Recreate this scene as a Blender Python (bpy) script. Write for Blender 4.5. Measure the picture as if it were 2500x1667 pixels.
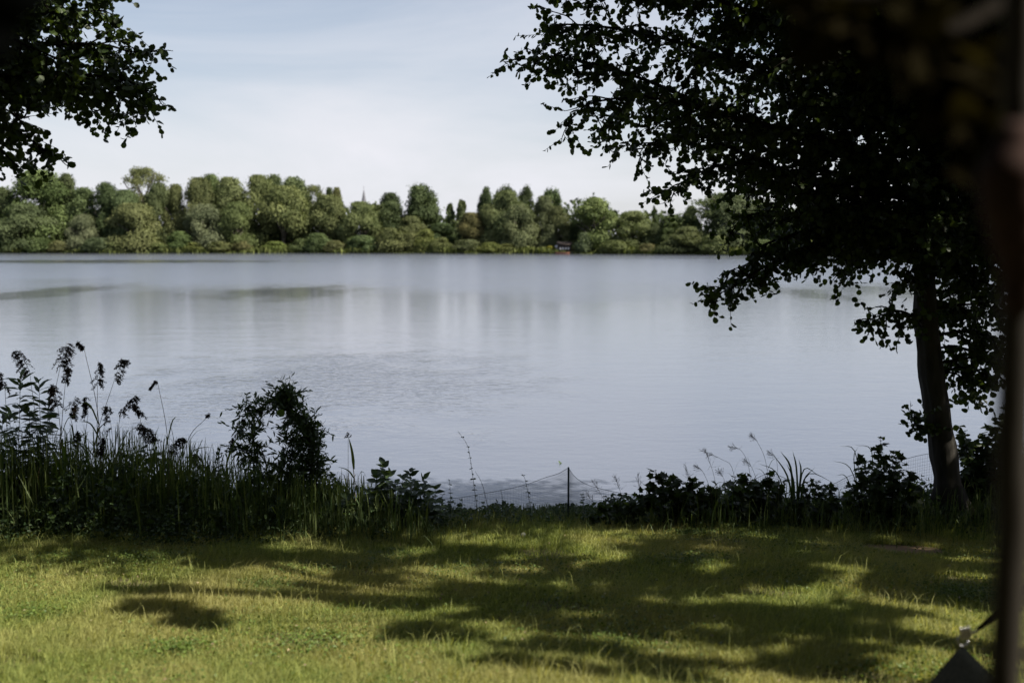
import bpy, math, random
import numpy as np
from mathutils import Vector

for o in list(bpy.data.objects): bpy.data.objects.remove(o)
SC = bpy.context.scene
COL = SC.collection
R = math.radians
rng = np.random.default_rng(7)

# ------------------------------------------------------------------ camera
CAMZ = 3.5; PITCH = R(5.91); FPX = 2430.6          # pixels of the 2500 wide photograph
cam = bpy.data.cameras.new("camera"); camo = bpy.data.objects.new("camera", cam); COL.objects.link(camo)
camo.location = (0, 0, CAMZ); camo.rotation_euler = (R(90) - PITCH, 0, 0)
cam.lens = 35; cam.sensor_width = 36; cam.clip_start = 0.05; cam.clip_end = 9000
cam.dof.use_dof = True; cam.dof.focus_distance = 10.5; cam.dof.aperture_fstop = 1.5; cam.dof.aperture_blades = 0
SC.camera = camo
SC.render.resolution_x = 1024; SC.render.resolution_y = 682

# ------------------------------------------------------------------ sun, sky
SUN = Vector((0.66, -0.22, 0.72)).normalized()
ELEV = math.asin(SUN.z); AZ = math.atan2(SUN.x, SUN.y)
sl = bpy.data.lights.new("sun", 'SUN'); so = bpy.data.objects.new("sun", sl); COL.objects.link(so)
sl.energy = 5.0; sl.angle = R(0.5); sl.color = (1.0, 0.92, 0.78)
so.rotation_euler = SUN.to_track_quat('Z', 'Y').to_euler(); so.location = (30, 0, 40)

W = bpy.data.worlds.new("World"); SC.world = W; W.use_nodes = True
nt = W.node_tree; nt.nodes.clear()
def N(nt, t, **k):
    n = nt.nodes.new(t)
    for a, b in k.items(): setattr(n, a, b)
    return n
out = N(nt, 'ShaderNodeOutputWorld'); bg = N(nt, 'ShaderNodeBackground')
sky = N(nt, 'ShaderNodeTexSky', sky_type='NISHITA'); sky.sun_disc = False
sky.sun_elevation = ELEV; sky.sun_rotation = AZ; sky.air_density = 1.0; sky.dust_density = 1.2; sky.ozone_density = 1.5
tc = N(nt, 'ShaderNodeTexCoord')
mp = N(nt, 'ShaderNodeMapping'); mp.inputs['Scale'].default_value = (0.9, 0.5, 3.6); mp.inputs['Rotation'].default_value = (0.0, R(12), 0)
mp.inputs['Location'].default_value = (0.35, 0.2, 0.1)
n1 = N(nt, 'ShaderNodeTexNoise'); n1.inputs['Scale'].default_value = 2.2; n1.inputs['Detail'].default_value = 7; n1.inputs['Roughness'].default_value = 0.55; n1.inputs['Distortion'].default_value = 0.5
sx = N(nt, 'ShaderNodeSeparateXYZ')
L = nt.links.new
L(tc.outputs['Generated'], mp.inputs['Vector']); L(mp.outputs['Vector'], n1.inputs['Vector']); L(tc.outputs['Generated'], sx.inputs['Vector'])
# thin high cloud: thicker towards the horizon
hz = N(nt, 'ShaderNodeMapRange'); hz.interpolation_type = 'SMOOTHSTEP'
hz.inputs['From Min'].default_value = -0.02; hz.inputs['From Max'].default_value = 0.27; hz.inputs['To Min'].default_value = 0.93; hz.inputs['To Max'].default_value = 0.42
L(sx.outputs['Z'], hz.inputs['Value'])
hx = N(nt, 'ShaderNodeMapRange'); hx.interpolation_type = 'SMOOTHSTEP'
hx.inputs['From Min'].default_value = -0.5; hx.inputs['From Max'].default_value = 0.15; hx.inputs['To Min'].default_value = -0.16; hx.inputs['To Max'].default_value = 0.0
L(sx.outputs['X'], hx.inputs['Value'])
nr = N(nt, 'ShaderNodeMapRange'); nr.inputs['From Min'].default_value = 0.3; nr.inputs['From Max'].default_value = 0.7; nr.inputs['To Min'].default_value = -0.30; nr.inputs['To Max'].default_value = 0.30
L(n1.outputs['Fac'], nr.inputs['Value'])
ad = N(nt, 'ShaderNodeMath', operation='ADD'); ad2 = N(nt, 'ShaderNodeMath', operation='ADD', use_clamp=True)
L(hz.outputs[0], ad.inputs[0]); L(hx.outputs[0], ad.inputs[1]); L(ad.outputs[0], ad2.inputs[0]); L(nr.outputs[0], ad2.inputs[1])
mx = N(nt, 'ShaderNodeMix', data_type='RGBA')
L(ad2.outputs[0], mx.inputs[0]); L(sky.outputs[0], mx.inputs[6]); mx.inputs[7].default_value = (7.1, 7.15, 7.65, 1)
L(mx.outputs[2], bg.inputs['Color']); bg.inputs['Strength'].default_value = 0.050
L(bg.outputs[0], out.inputs[0])

SC.view_settings.view_transform = 'Standard'; SC.view_settings.look = 'None'
SC.view_settings.exposure = 1.25; SC.view_settings.gamma = 1.0
SC.render.engine = 'CYCLES'
try:
    SC.cycles.max_bounces = 5; SC.cycles.diffuse_bounces = 2; SC.cycles.glossy_bounces = 3; SC.cycles.transmission_bounces = 3
except Exception: pass

# ------------------------------------------------------------------ helpers
cp, sp_ = math.cos(PITCH), math.sin(PITCH)
def P(xs, ys, d):
    """world point seen at photo pixel (xs, ys) at distance d along +Y"""
    u = (xs - 1250.0) / FPX; v = (833.5 - ys) / FPX
    dy = cp + v * sp_; dz = -sp_ + v * cp
    t = d / dy
    return np.array([u * t, d, CAMZ + dz * t])
S3 = np.array(SUN)

def nrm(a):
    a = np.asarray(a, float); return a / (np.linalg.norm(a, axis=-1, keepdims=True) + 1e-9)

class Geo:
    def __init__(s): s.v = []; s.f = {3: [], 4: []}; s.t = []; s.n = 0
    def add(s, verts, tris=None, quads=None, tone=None):
        verts = np.asarray(verts, float).reshape(-1, 3)
        if tris is not None and len(tris): s.f[3].append(np.asarray(tris, np.int64).reshape(-1, 3) + s.n)
        if quads is not None and len(quads): s.f[4].append(np.asarray(quads, np.int64).reshape(-1, 4) + s.n)
        if tone is None: tone = np.full(len(verts), 0.5)
        s.t.append(np.broadcast_to(np.asarray(tone, float), (len(verts),)) if np.ndim(tone) == 0 else np.asarray(tone, float))
        s.v.append(verts); s.n += len(verts)
    def mesh(s, name, smooth=False):
        v = np.concatenate(s.v); t = np.concatenate(s.t)
        tr = np.concatenate(s.f[3]) if s.f[3] else np.zeros((0, 3), np.int64)
        qd = np.concatenate(s.f[4]) if s.f[4] else np.zeros((0, 4), np.int64)
        me = bpy.data.meshes.new(name)
        me.vertices.add(len(v)); me.vertices.foreach_set('co', v.astype(np.float32).ravel())
        nl = tr.size + qd.size; npoly = len(tr) + len(qd)
        me.loops.add(nl); me.loops.foreach_set('vertex_index', np.concatenate([tr.ravel(), qd.ravel()]).astype(np.int32))
        me.polygons.add(npoly)
        ls = np.concatenate([np.arange(len(tr)) * 3, tr.size + np.arange(len(qd)) * 4]).astype(np.int32)
        me.polygons.foreach_set('loop_start', ls)
        if smooth: me.polygons.foreach_set('use_smooth', np.ones(npoly, bool))
        me.update(calc_edges=True); me.validate()
        at = me.attributes.new('tone', 'FLOAT', 'POINT'); at.data.foreach_set('value', t.astype(np.float32))
        return me
    def build(s, name, mat, parent=None, smooth=False, loc=None):
        """link as one object; vertices are given in world space, origin moved to loc or the parent's place"""
        me = s.mesh(name, smooth); me.materials.append(mat)
        o = bpy.data.objects.new(name, me); COL.objects.link(o)
        base = None
        if parent is not None: base = Vector(parent['_w']) if '_w' in parent else parent.location.copy(); o.parent = parent
        elif loc is not None: base = Vector(loc); o.location = loc
        if base is not None and base.length > 0:
            co = np.empty(len(me.vertices) * 3, np.float32); me.vertices.foreach_get('co', co)
            co = co.reshape(-1, 3) - np.array(base, np.float32); me.vertices.foreach_set('co', co.ravel()); me.update()
        return o

def tag(o, label=None, cat=None, group=None, kind=None):
    if label: o['label'] = label
    if cat: o['category'] = cat
    if group: o['group'] = group
    if kind: o['kind'] = kind
    return o
def empty(name, loc, label, cat, group=None, rz=0):
    o = bpy.data.objects.new(name, None); COL.objects.link(o); o.location = [float(a) for a in loc]; o.rotation_euler = (0, 0, rz)
    o.empty_display_size = 0.1
    return tag(o, label, cat, group)
def copy_thing(o, loc=None, rz=None, scale=None, label=None, group=None, color=None):
    c = o.copy(); COL.objects.link(c)
    if loc is not None: c.location = [float(a) for a in loc]
    if rz is not None: c.rotation_euler = (0, 0, rz)
    if scale is not None: c.scale = scale
    if label: c['label'] = label
    if group: c['group'] = group
    for ch in [x for x in bpy.data.objects if x.parent == o]:
        d = ch.copy(); COL.objects.link(d); d.parent = c
        if color is not None: d.color = color
    return c

def tube(g, pts, rad, n=5, tone=0.5, cap=True):
    pts = np.asarray(pts, float); m = len(pts)
    rad = np.broadcast_to(np.asarray(rad, float), (m,))
    tg = np.gradient(pts, axis=0); tg = nrm(tg)
    up = np.array([0, 0, 1.0]) if abs(tg[0][2]) < 0.9 else np.array([1.0, 0, 0])
    a = nrm(np.cross(tg, up)); b = np.cross(tg, a)
    ang = np.arange(n) * 2 * math.pi / n
    ring = (pts[:, None] + rad[:, None, None] * (np.cos(ang)[None, :, None] * a[:, None] + np.sin(ang)[None, :, None] * b[:, None]))
    i = np.arange(m - 1)[:, None] * n; k = np.arange(n)[None]; k2 = (k + 1) % n
    q = np.stack([i + k, i + k2, i + n + k2, i + n + k], -1).reshape(-1, 4)
    v = ring.reshape(-1, 3); tr = []
    if cap and n > 3:
        v = np.concatenate([v, pts[:1], pts[-1:]])
        tr = [(int(j), m * n, int((j + 1) % n)) for j in range(n)] + [((m - 1) * n + int((j + 1) % n), m * n + 1, (m - 1) * n + int(j)) for j in range(n)]
    g.add(v, tris=tr, quads=q, tone=tone)

def spline(ctrl, m=12):
    ctrl = np.asarray(ctrl, float)
    if len(ctrl) == 2: return ctrl[0] + (ctrl[1] - ctrl[0]) * np.linspace(0, 1, m)[:, None]
    p = np.concatenate([[2 * ctrl[0] - ctrl[1]], ctrl, [2 * ctrl[-1] - ctrl[-2]]])
    out = []; seg = len(ctrl) - 1
    for t in np.linspace(0, seg - 1e-6, m):
        i = int(t); u = t - i; a, b, c, d = p[i:i + 4]
        out.append(0.5 * ((2 * b) + (-a + c) * u + (2 * a - 5 * b + 4 * c - d) * u * u + (-a + 3 * b - 3 * c + d) * u ** 3))
    return np.array(out)

# leaf templates: (u along, v across, w normal), quads
LEAF = {
 'round': (np.array([(0,0,0),(.5,0,-.06),(1,0,0),(.22,.30,.05),(.62,.47,.09),(.93,.26,.03),(.22,-.30,.05),(.62,-.47,.09),(.93,-.26,.03)]),
           np.array([(0,1,4,3),(1,2,5,4),(0,6,7,1),(1,7,8,2)])),
 'ovate': (np.array([(0,0,0),(.5,0,-.05),(1,0,-.12),(.12,.22,.05),(.42,.32,.08),(.8,.13,0),(.12,-.22,.05),(.42,-.32,.08),(.8,-.13,0)]),
           np.array([(0,1,4,3),(1,2,5,4),(0,6,7,1),(1,7,8,2)])),
 'lance': (np.array([(0,0,0),(.5,0,-.03),(1,0,-.15),(.3,.13,.02),(.7,.10,-.03),(.3,-.13,.02),(.7,-.10,-.03)]),
           np.array([(0,1,4,3),(0,5,6,1)])),
 'lobed': (np.array([(0,0,0),(.5,0,-.05),(1.05,0,-.1),(.05,.30,.05),(.35,.30,.05),(.45,.58,.05),(.62,.26,.02),(.05,-.30,.05),(.35,-.30,.05),(.45,-.58,.05),(.62,-.26,.02)]),
           np.array([(0,1,4,3),(1,6,5,4),(0,7,8,1),(1,8,9,10)])),
 'card': (np.array([(0,-.5,0),(1,-.35,.15),(1,.4,.1),(.1,.5,-.1)]), np.array([(0,1,2,3)])),
}
LEAF['lance'] = (LEAF['lance'][0], np.array([(0,1,4,3),(1,2,2,4),(0,5,6,1)]))
LEAF_T = {'lance': np.array([(1,2,4),(1,6,2)]), 'lobed': np.array([(1,2,6),(1,10,2)])}
LEAF['lance'] = (LEAF['lance'][0], np.array([(0,1,4,3),(0,5,6,1)]))
def leaves(g, pos, d, nor, size, kind='round', tone=None, width=1.0):
    pos = np.asarray(pos, float).reshape(-1, 3)
    if len(pos) == 0: return
    k = len(pos); d = nrm(np.broadcast_to(d, (k, 3))); nor = np.broadcast_to(nor, (k, 3))
    s = nrm(np.cross(nor, d)); w = np.cross(d, s)
    size = np.broadcast_to(np.asarray(size, float), (k,))
    T, F = LEAF[kind]
    v = pos[:, None] + size[:, None, None] * (T[None, :, 0:1] * d[:, None] + width * T[None, :, 1:2] * s[:, None] + T[None, :, 2:3] * w[:, None])
    off = np.arange(k)[:, None, None] * len(T)
    q = (F[None] + off).reshape(-1, 4)
    tr = None
    if kind in LEAF_T: tr = (LEAF_T[kind][None] + off).reshape(-1, 3)
    if tone is None: tone = rng.random(k)
    g.add(v, tris=tr, quads=q, tone=np.repeat(np.broadcast_to(tone, (k,)), len(T)))

def rv(k=None):
    return nrm(rng.normal(size=(3,) if k is None else (k, 3)))

# ------------------------------------------------------------------ materials
def mat_new(name):
    m = bpy.data.materials.new(name); m.use_nodes = True; n = m.node_tree; n.nodes.clear(); return m, n
def leaf_mat(name, c0, c1, trans=0.35, tcol=None, rough=0.5, gloss=0.25, usecolor=False, pos=None):
    """leaf: diffuse + translucent, colour from the per-leaf 'tone', optional object tint, optional patches in place"""
    m, n = mat_new(name); L = n.links.new
    o = N(n, 'ShaderNodeOutputMaterial'); at = N(n, 'ShaderNodeAttribute', attribute_name='tone')
    cr = N(n, 'ShaderNodeMix', data_type='RGBA'); cr.inputs[6].default_value = (*c0, 1); cr.inputs[7].default_value = (*c1, 1)
    L(at.outputs['Fac'], cr.inputs[0]); col = cr.outputs[2]
    if pos:
        ge = N(n, 'ShaderNodeNewGeometry'); no = N(n, 'ShaderNodeTexNoise'); no.inputs['Scale'].default_value = pos[0]; no.inputs['Detail'].default_value = 3; no.inputs['Distortion'].default_value=0.6
        L(ge.outputs['Position'], no.inputs['Vector'])
        mr = N(n, 'ShaderNodeMapRange'); mr.inputs['From Min'].default_value = pos[1]; mr.inputs['From Max'].default_value = pos[2]
        L(no.outputs['Fac'], mr.inputs['Value'])
        mm = N(n, 'ShaderNodeMix', data_type='RGBA'); mm.inputs[7].default_value = (*pos[3], 1)
        mt = N(n, 'ShaderNodeMath', operation='MULTIPLY'); mt.inputs[1].default_value = pos[4]
        L(mr.outputs[0], mt.inputs[0]); L(mt.outputs[0], mm.inputs[0]); L(col, mm.inputs[6]); col = mm.outputs[2]
    if usecolor:
        oi = N(n, 'ShaderNodeObjectInfo'); mu = N(n, 'ShaderNodeMix', data_type='RGBA', blend_type='MULTIPLY'); mu.inputs[0].default_value = 1
        L(col, mu.inputs[6]); L(oi.outputs['Color'], mu.inputs[7]); col = mu.outputs[2]
    pb = N(n, 'ShaderNodeBsdfPrincipled'); pb.inputs['Roughness'].default_value = rough; pb.inputs['Specular IOR Level'].default_value = gloss
    L(col, pb.inputs['Base Color'])
    tr = N(n, 'ShaderNodeBsdfTranslucent')
    tm = N(n, 'ShaderNodeMix', data_type='RGBA', blend_type='MULTIPLY'); tm.inputs[0].default_value = 1; tm.inputs[7].default_value = (*(tcol or (1.3, 1.25, .45)), 1)
    L(col, tm.inputs[6]); L(tm.outputs[2], tr.inputs['Color'])
    ms = N(n, 'ShaderNodeMixShader'); ms.inputs[0].default_value = trans
    L(pb.outputs[0], ms.inputs[1]); L(tr.outputs[0], ms.inputs[2]); L(ms.outputs[0], o.inputs['Surface'])
    return m
def solid_mat(name, c0, c1, scale=8, rough=0.8, bump=0.3, stretch=(1, 1, 1), metal=0, spec=0.3):
    m, n = mat_new(name); L = n.links.new
    o = N(n, 'ShaderNodeOutputMaterial'); tcn = N(n, 'ShaderNodeTexCoord'); mp = N(n, 'ShaderNodeMapping'); mp.inputs['Scale'].default_value = stretch
    no = N(n, 'ShaderNodeTexNoise'); no.inputs['Scale'].default_value = scale; no.inputs['Detail'].default_value = 6
    L(tcn.outputs['Object'], mp.inputs['Vector']); L(mp.outputs[0], no.inputs['Vector'])
    cr = N(n, 'ShaderNodeMix', data_type='RGBA'); cr.inputs[6].default_value = (*c0, 1); cr.inputs[7].default_value = (*c1, 1)
    mr = N(n, 'ShaderNodeMapRange'); mr.inputs['From Min'].default_value = 0.3; mr.inputs['From Max'].default_value = 0.7
    L(no.outputs['Fac'], mr.inputs['Value']); L(mr.outputs[0], cr.inputs[0])
    pb = N(n, 'ShaderNodeBsdfPrincipled'); pb.inputs['Roughness'].default_value = rough; pb.inputs['Metallic'].default_value = metal; pb.inputs['Specular IOR Level'].default_value = spec
    L(cr.outputs[2], pb.inputs['Base Color'])
    if bump:
        bp = N(n, 'ShaderNodeBump'); bp.inputs['Strength'].default_value = bump; bp.inputs['Distance'].default_value = 0.02
        L(no.outputs['Fac'], bp.inputs['Height']); L(bp.outputs[0], pb.inputs['Normal'])
    L(pb.outputs[0], o.inputs['Surface']); return m

M = {}
M['alder'] = leaf_mat('alder_leaf', (.016,.028,.012), (.048,.075,.022), trans=.45, gloss=.3)
M['leftleaf'] = leaf_mat('hazel_leaf', (.014,.027,.009), (.055,.085,.022), trans=.42, gloss=.3)
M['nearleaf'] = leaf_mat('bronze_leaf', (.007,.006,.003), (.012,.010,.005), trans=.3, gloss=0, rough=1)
M['herb'] = leaf_mat('herb_leaf', (.024,.045,.022), (.075,.118,.048), trans=.30, gloss=.25)
M['herb_bright'] = leaf_mat('herb_leaf_bright', (.045,.085,.02), (.09,.15,.035), trans=.4, gloss=.2)  # lighter herb green, used to paint a sunlit look on some plants
M['willow'] = leaf_mat('willow_leaf', (.028,.052,.025), (.085,.13,.06), trans=.3, gloss=.3)
M['reedleaf'] = leaf_mat('reed_leaf', (.04,.072,.028), (.135,.17,.07), trans=.35, gloss=.2)
M['straw'] = leaf_mat('dry_stalk', (.10,.075,.045), (.22,.17,.10), trans=.15, tcol=(1,1,1), gloss=.1)
M['panicle'] = leaf_mat('reed_panicle', (.018,.015,.014), (.062,.050,.043), trans=.3, tcol=(1.1,1,.9), gloss=.05, rough=.9)
M['bark'] = solid_mat('alder_bark', (.014,.013,.011), (.050,.046,.040), 14, .95, .6, (1,1,.25))
M['twig'] = solid_mat('twig_bark', (.008,.007,.006), (.015,.013,.011), 30, 1, 0, spec=0)
M['far'] = leaf_mat('far_foliage', (.042,.053,.024), (.128,.140,.074), trans=.25, usecolor=True, gloss=.15, rough=.7, tcol=(1.1,1.15,.6))
M['farbark'] = solid_mat('far_bark', (.05,.045,.035), (.09,.08,.065), 2, .95, 0)
M['grass'] = leaf_mat('lawn_grass', (.075,.12,.030), (.34,.37,.115), trans=.48, gloss=.15, rough=.6, tcol=(1.2,1.15,.5), pos=(.9,.40,.66,(.40,.345,.16),.52))
M['weed'] = leaf_mat('low_weed', (.018,.035,.013), (.06,.095,.033), trans=.35, gloss=.2)
M['soil'] = None

# ------------------------------------------------------------------ ground
def shoreY(x):
    return 236 - 40 * np.clip((np.asarray(x, float) + 20) / 110, 0, 1) + 1.6 * np.sin(np.asarray(x) * .09) + .8 * np.sin(np.asarray(x) * .23 + 1)
def bankY(x):
    x = np.asarray(x, float)
    return 0.12 * np.sin(x * 1.3) + 0.08 * np.sin(x * 2.9 + 1) + 0.35 * np.clip(-x / 5, 0, 1.5) * -1
def gz(x, y):
    x = np.asarray(x, float); y = np.asarray(y, float)
    yy = y - bankY(x)
    near = np.interp(yy, [-60, -6, 0, 4, 7, 9.0, 9.9, 10.5, 11.1, 11.8, 14, 40], [2.6, 2.1, 1.80, 1.42, 1.02, .78, .66, .42, .05, -.4, -1.2, -2])
    near = near + 0.025 * np.sin(x * 1.1 + y * .7) * np.sin(y * 1.5 + 2) * (yy < 10)
    s = y - shoreY(x)
    far = np.interp(s, [-60, -6, 0, 2, 12, 60, 4000], [-2, -.8, -.05, .45, .9, 1.5, 8])
    side = np.interp(np.abs(x), [0, 330, 345, 400, 4000], [-3, -2, .3, 1.0, 8])
    return np.where(y < 40, np.maximum(near, side * (y > 14) - 3 * (y <= 14)), np.maximum(far, side))
gx = np.concatenate([[-4000, -2000, -900, -500, -400, -345, -330, -250], np.arange(-200, -20, 8), np.arange(-20, -8, 1.0), np.arange(-8, 8.01, .2), np.arange(9, 21, 1.0), np.arange(24, 204, 8), [250, 330, 345, 400, 500, 900, 2000, 4000]])
gy = np.concatenate([[-60, -30, -12, -6, -3, 0, 1, 2, 3], np.arange(3.4, 13, .2), [14, 16, 20, 28, 39.9, 60, 100, 140, 170], np.arange(182, 262, 2.0), [275, 300, 350, 450, 700, 1200, 2200, 4000, 5500]])
X, Y = np.meshgrid(gx, gy, indexing='ij'); Z = gz(X, Y)
g = Geo(); ni, nj = X.shape
i = np.arange(ni - 1)[:, None]; j = np.arange(nj - 1)[None]
g.add(np.stack([X, Y, Z], -1), quads=np.stack([i * nj + j, (i + 1) * nj + j, (i + 1) * nj + j + 1, i * nj + j + 1], -1).reshape(-1, 4))
def ground_mat():
    m, n = mat_new('ground'); L = n.links.new
    o = N(n, 'ShaderNodeOutputMaterial'); ge = N(n, 'ShaderNodeNewGeometry'); pb = N(n, 'ShaderNodeBsdfPrincipled')
    no = N(n, 'ShaderNodeTexNoise'); no.inputs['Scale'].default_value = 1.3; no.inputs['Detail'].default_value = 5
    n2 = N(n, 'ShaderNodeTexNoise'); n2.inputs['Scale'].default_value = 45; n2.inputs['Detail'].default_value = 6
    L(ge.outputs['Position'], no.inputs['Vector']); L(ge.outputs['Position'], n2.inputs['Vector'])
    a = N(n, 'ShaderNodeMix', data_type='RGBA'); a.inputs[6].default_value = (.045,.05,.02,1); a.inputs[7].default_value = (.10,.085,.045,1)
    b = N(n, 'ShaderNodeMix', data_type='RGBA', blend_type='MULTIPLY'); b.inputs[0].default_value = .7
    L(no.outputs['Fac'], a.inputs[0]); L(a.outputs[2], b.inputs[6]); L(n2.outputs['Fac'], b.inputs[7])
    b2 = N(n, 'ShaderNodeVectorMath', operation='SCALE'); b2.inputs['Scale'].default_value = 1.6
    L(b.outputs[2], b2.inputs[0])
    # bare trodden soil spot near the trunk
    vs = N(n, 'ShaderNodeVectorMath', operation='SUBTRACT'); c = P(2200, 1338, 8.35); vs.inputs[1].default_value = (float(c[0]), 8.35, 0)
    L(ge.outputs['Position'], vs.inputs[0])
    vm = N(n, 'ShaderNodeVectorMath', operation='MULTIPLY'); vm.inputs[1].default_value = (2.6, 4.2, 0); L(vs.outputs[0], vm.inputs[0])
    ln = N(n, 'ShaderNodeVectorMath', operation='LENGTH'); L(vm.outputs[0], ln.inputs[0])
    mr = N(n, 'ShaderNodeMapRange'); mr.inputs['From Min'].default_value = 1.2; mr.inputs['From Max'].default_value = .5; L(ln.outputs['Value'], mr.inputs['Value'])
    d = N(n, 'ShaderNodeMix', data_type='RGBA'); d.inputs[7].default_value = (.20,.135,.085,1); L(mr.outputs[0], d.inputs[0]); L(b2.outputs[0], d.inputs[6])
    L(d.outputs[2], pb.inputs['Base Color']); pb.inputs['Roughness'].default_value = 1; pb.inputs['Specular IOR Level'].default_value = .1
    bp = N(n, 'ShaderNodeBump'); bp.inputs['Strength'].default_value = .6; bp.inputs['Distance'].default_value = .02; L(n2.outputs['Fac'], bp.inputs['Height']); L(bp.outputs[0], pb.inputs['Normal'])
    L(pb.outputs[0], o.inputs['Surface']); return m
go = g.build('ground', ground_mat(), smooth=True); go['kind'] = 'structure'

# ------------------------------------------------------------------ water
def water_mat():
    m, n = mat_new('lake_water'); L = n.links.new
    o = N(n, 'ShaderNodeOutputMaterial'); ge = N(n, 'ShaderNodeNewGeometry'); sep = N(n, 'ShaderNodeSeparateXYZ'); L(ge.outputs['Position'], sep.inputs[0])
    def math_(op, a, b=None, c=None, clamp=False):
        k = N(n, 'ShaderNodeMath', operation=op, use_clamp=clamp)
        for idx, v in enumerate((a, b, c)):
            if v is None: continue
            if isinstance(v, (int, float)): k.inputs[idx].default_value = v
            else: L(v, k.inputs[idx])
        return k.outputs[0]
    def noise(scale, vec, detail=3, rough=.5, dist=0):
        mp = N(n, 'ShaderNodeMapping'); mp.inputs['Scale'].default_value = vec; L(ge.outputs['Position'], mp.inputs['Vector'])
        k = N(n, 'ShaderNodeTexNoise'); k.inputs['Scale'].default_value = scale; k.inputs['Detail'].default_value = detail; k.inputs['Roughness'].default_value = rough; k.inputs['Distortion'].default_value = dist
        L(mp.outputs[0], k.inputs['Vector']); return k.outputs['Fac']
    def mrange(v, a, b, c, d, smooth=True):
        k = N(n, 'ShaderNodeMapRange'); k.interpolation_type = 'SMOOTHSTEP' if smooth else 'LINEAR'
        L(v, k.inputs['Value']); k.inputs['From Min'].default_value = a; k.inputs['From Max'].default_value = b; k.inputs['To Min'].default_value = c; k.inputs['To Max'].default_value = d
        return k.outputs[0]
    big = noise(.012, (1, 1.6, 1), 3, .55, .4)
    wob = math_('MULTIPLY', math_('SUBTRACT', big, .5), 70.0)
    yy = math_('ADD', sep.outputs['Y'], wob)
    wind = mrange(math_('ADD', yy, math_('MULTIPLY', math_('SUBTRACT', noise(.05, (1, .5, 1), 3), .5), 60.0)), 52, 92, 0.12, 1)                      # breezy water far out
    calmfar = mrange(noise(.02, (.35, 2.2, 1), 2), .60, .68, 0, 1)   # glassy lanes in the breezy zone
    sh = math_('SUBTRACT', 236.0, math_('MULTIPLY', 40.0, math_('DIVIDE', math_('ADD', sep.outputs['X'], 20.0), 110.0, clamp=True)))
    edge = mrange(math_('SUBTRACT', sh, sep.outputs['Y']), 14, 34, 0, 1)
    def ell(cx, cy, rx, ry):
        a = math_('DIVIDE', math_('SUBTRACT', sep.outputs['X'], cx), rx); b = math_('DIVIDE', math_('SUBTRACT', sep.outputs['Y'], cy), ry)
        r_ = math_('SQRT', math_('ADD', math_('MULTIPLY', a, a), math_('MULTIPLY', b, b)))
        return mrange(math_('ADD', r_, math_('MULTIPLY', math_('SUBTRACT', noise(.35, (1, .5, 1), 4, .6), .5), 1.9)), 1.35, .2, 0, 1)
    glass = None
    for e_ in ((-30.5, 65.0, 3.6, 13.0), (-14.5, 66.0, 5.5, 10.0), (18.6, 64.0, 2.4, 14.0), (27.0, 63.0, 5.4, 15.0), (-62.0, 152.0, 28.0, 14.0)):
        v_ = ell(*e_); glass = v_ if glass is None else math_('MAXIMUM', glass, v_)
    glass = math_('MULTIPLY', glass, .78)
    nog = math_('SUBTRACT', 1.0, glass)
    wind2 = math_('MULTIPLY', math_('MULTIPLY', wind, math_('MULTIPLY', edge, nog)), math_('SUBTRACT', 1.0, math_('MULTIPLY', calmfar, .8)))
    # cat's-paw of small ripples in the middle distance
    dx = math_('DIVIDE', math_('ADD', sep.outputs['X'], 4.2), 5.2); dy = math_('DIVIDE', math_('SUBTRACT', sep.outputs['Y'], 24.0), 7.0)
    rr = math_('SQRT', math_('ADD', math_('MULTIPLY', dx, dx), math_('MULTIPLY', dy, dy)))
    paw = mrange(math_('ADD', rr, math_('MULTIPLY', math_('SUBTRACT', noise(.5, (1, 1, 1), 4), .5), 1.8)), 1.35, .15, 0, 1)
    rough = math_('ADD', math_('ADD', .035, math_('MULTIPLY', nog, .075)), math_('MULTIPLY', wind2, .10))
    h1 = noise(.9, (.35, 1, 1), 3, .5, .3)               # slow swell
    h2 = noise(5.0, (.6, 1, 1), 3, .6, .5)               # ripples
    h3 = noise(6.0, (.6, .8, 1), 2, .5, .8)
    hsum = math_('ADD', math_('MULTIPLY', h1, .010), math_('MULTIPLY', h2, math_('ADD', .0020, math_('MULTIPLY', wind2, .030))))
    hsum = math_('ADD', hsum, math_('MULTIPLY', math_('MULTIPLY', h3, paw), .030))
    bp = N(n, 'ShaderNodeBump'); bp.inputs['Strength'].default_value = 1.0; bp.inputs['Distance'].default_value = 1.0; L(hsum, bp.inputs['Height'])
    pb = N(n, 'ShaderNodeBsdfPrincipled'); pb.inputs['Base Color'].default_value = (.095,.108,.145,1); pb.inputs['IOR'].default_value = 1.55
    pb.inputs['Specular IOR Level'].default_value = .5
    L(rough, pb.inputs['Roughness']); L(bp.outputs[0], pb.inputs['Normal']); L(pb.outputs[0], o.inputs['Surface']); return m
g = Geo(); xs = np.array([-420, -200, -60, 0, 60, 200, 420.]); ys = np.array([9.0, 20, 60, 120, 200, 300.])
X, Y = np.meshgrid(xs, ys, indexing='ij'); ni, nj = X.shape; i = np.arange(ni - 1)[:, None]; j = np.arange(nj - 1)[None]
g.add(np.stack([X, Y, X * 0], -1), quads=np.stack([i * nj + j, (i + 1) * nj + j, (i + 1) * nj + j + 1, i * nj + j + 1], -1).reshape(-1, 4))
wo = g.build('water', water_mat()); wo['kind'] = 'structure'

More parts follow.
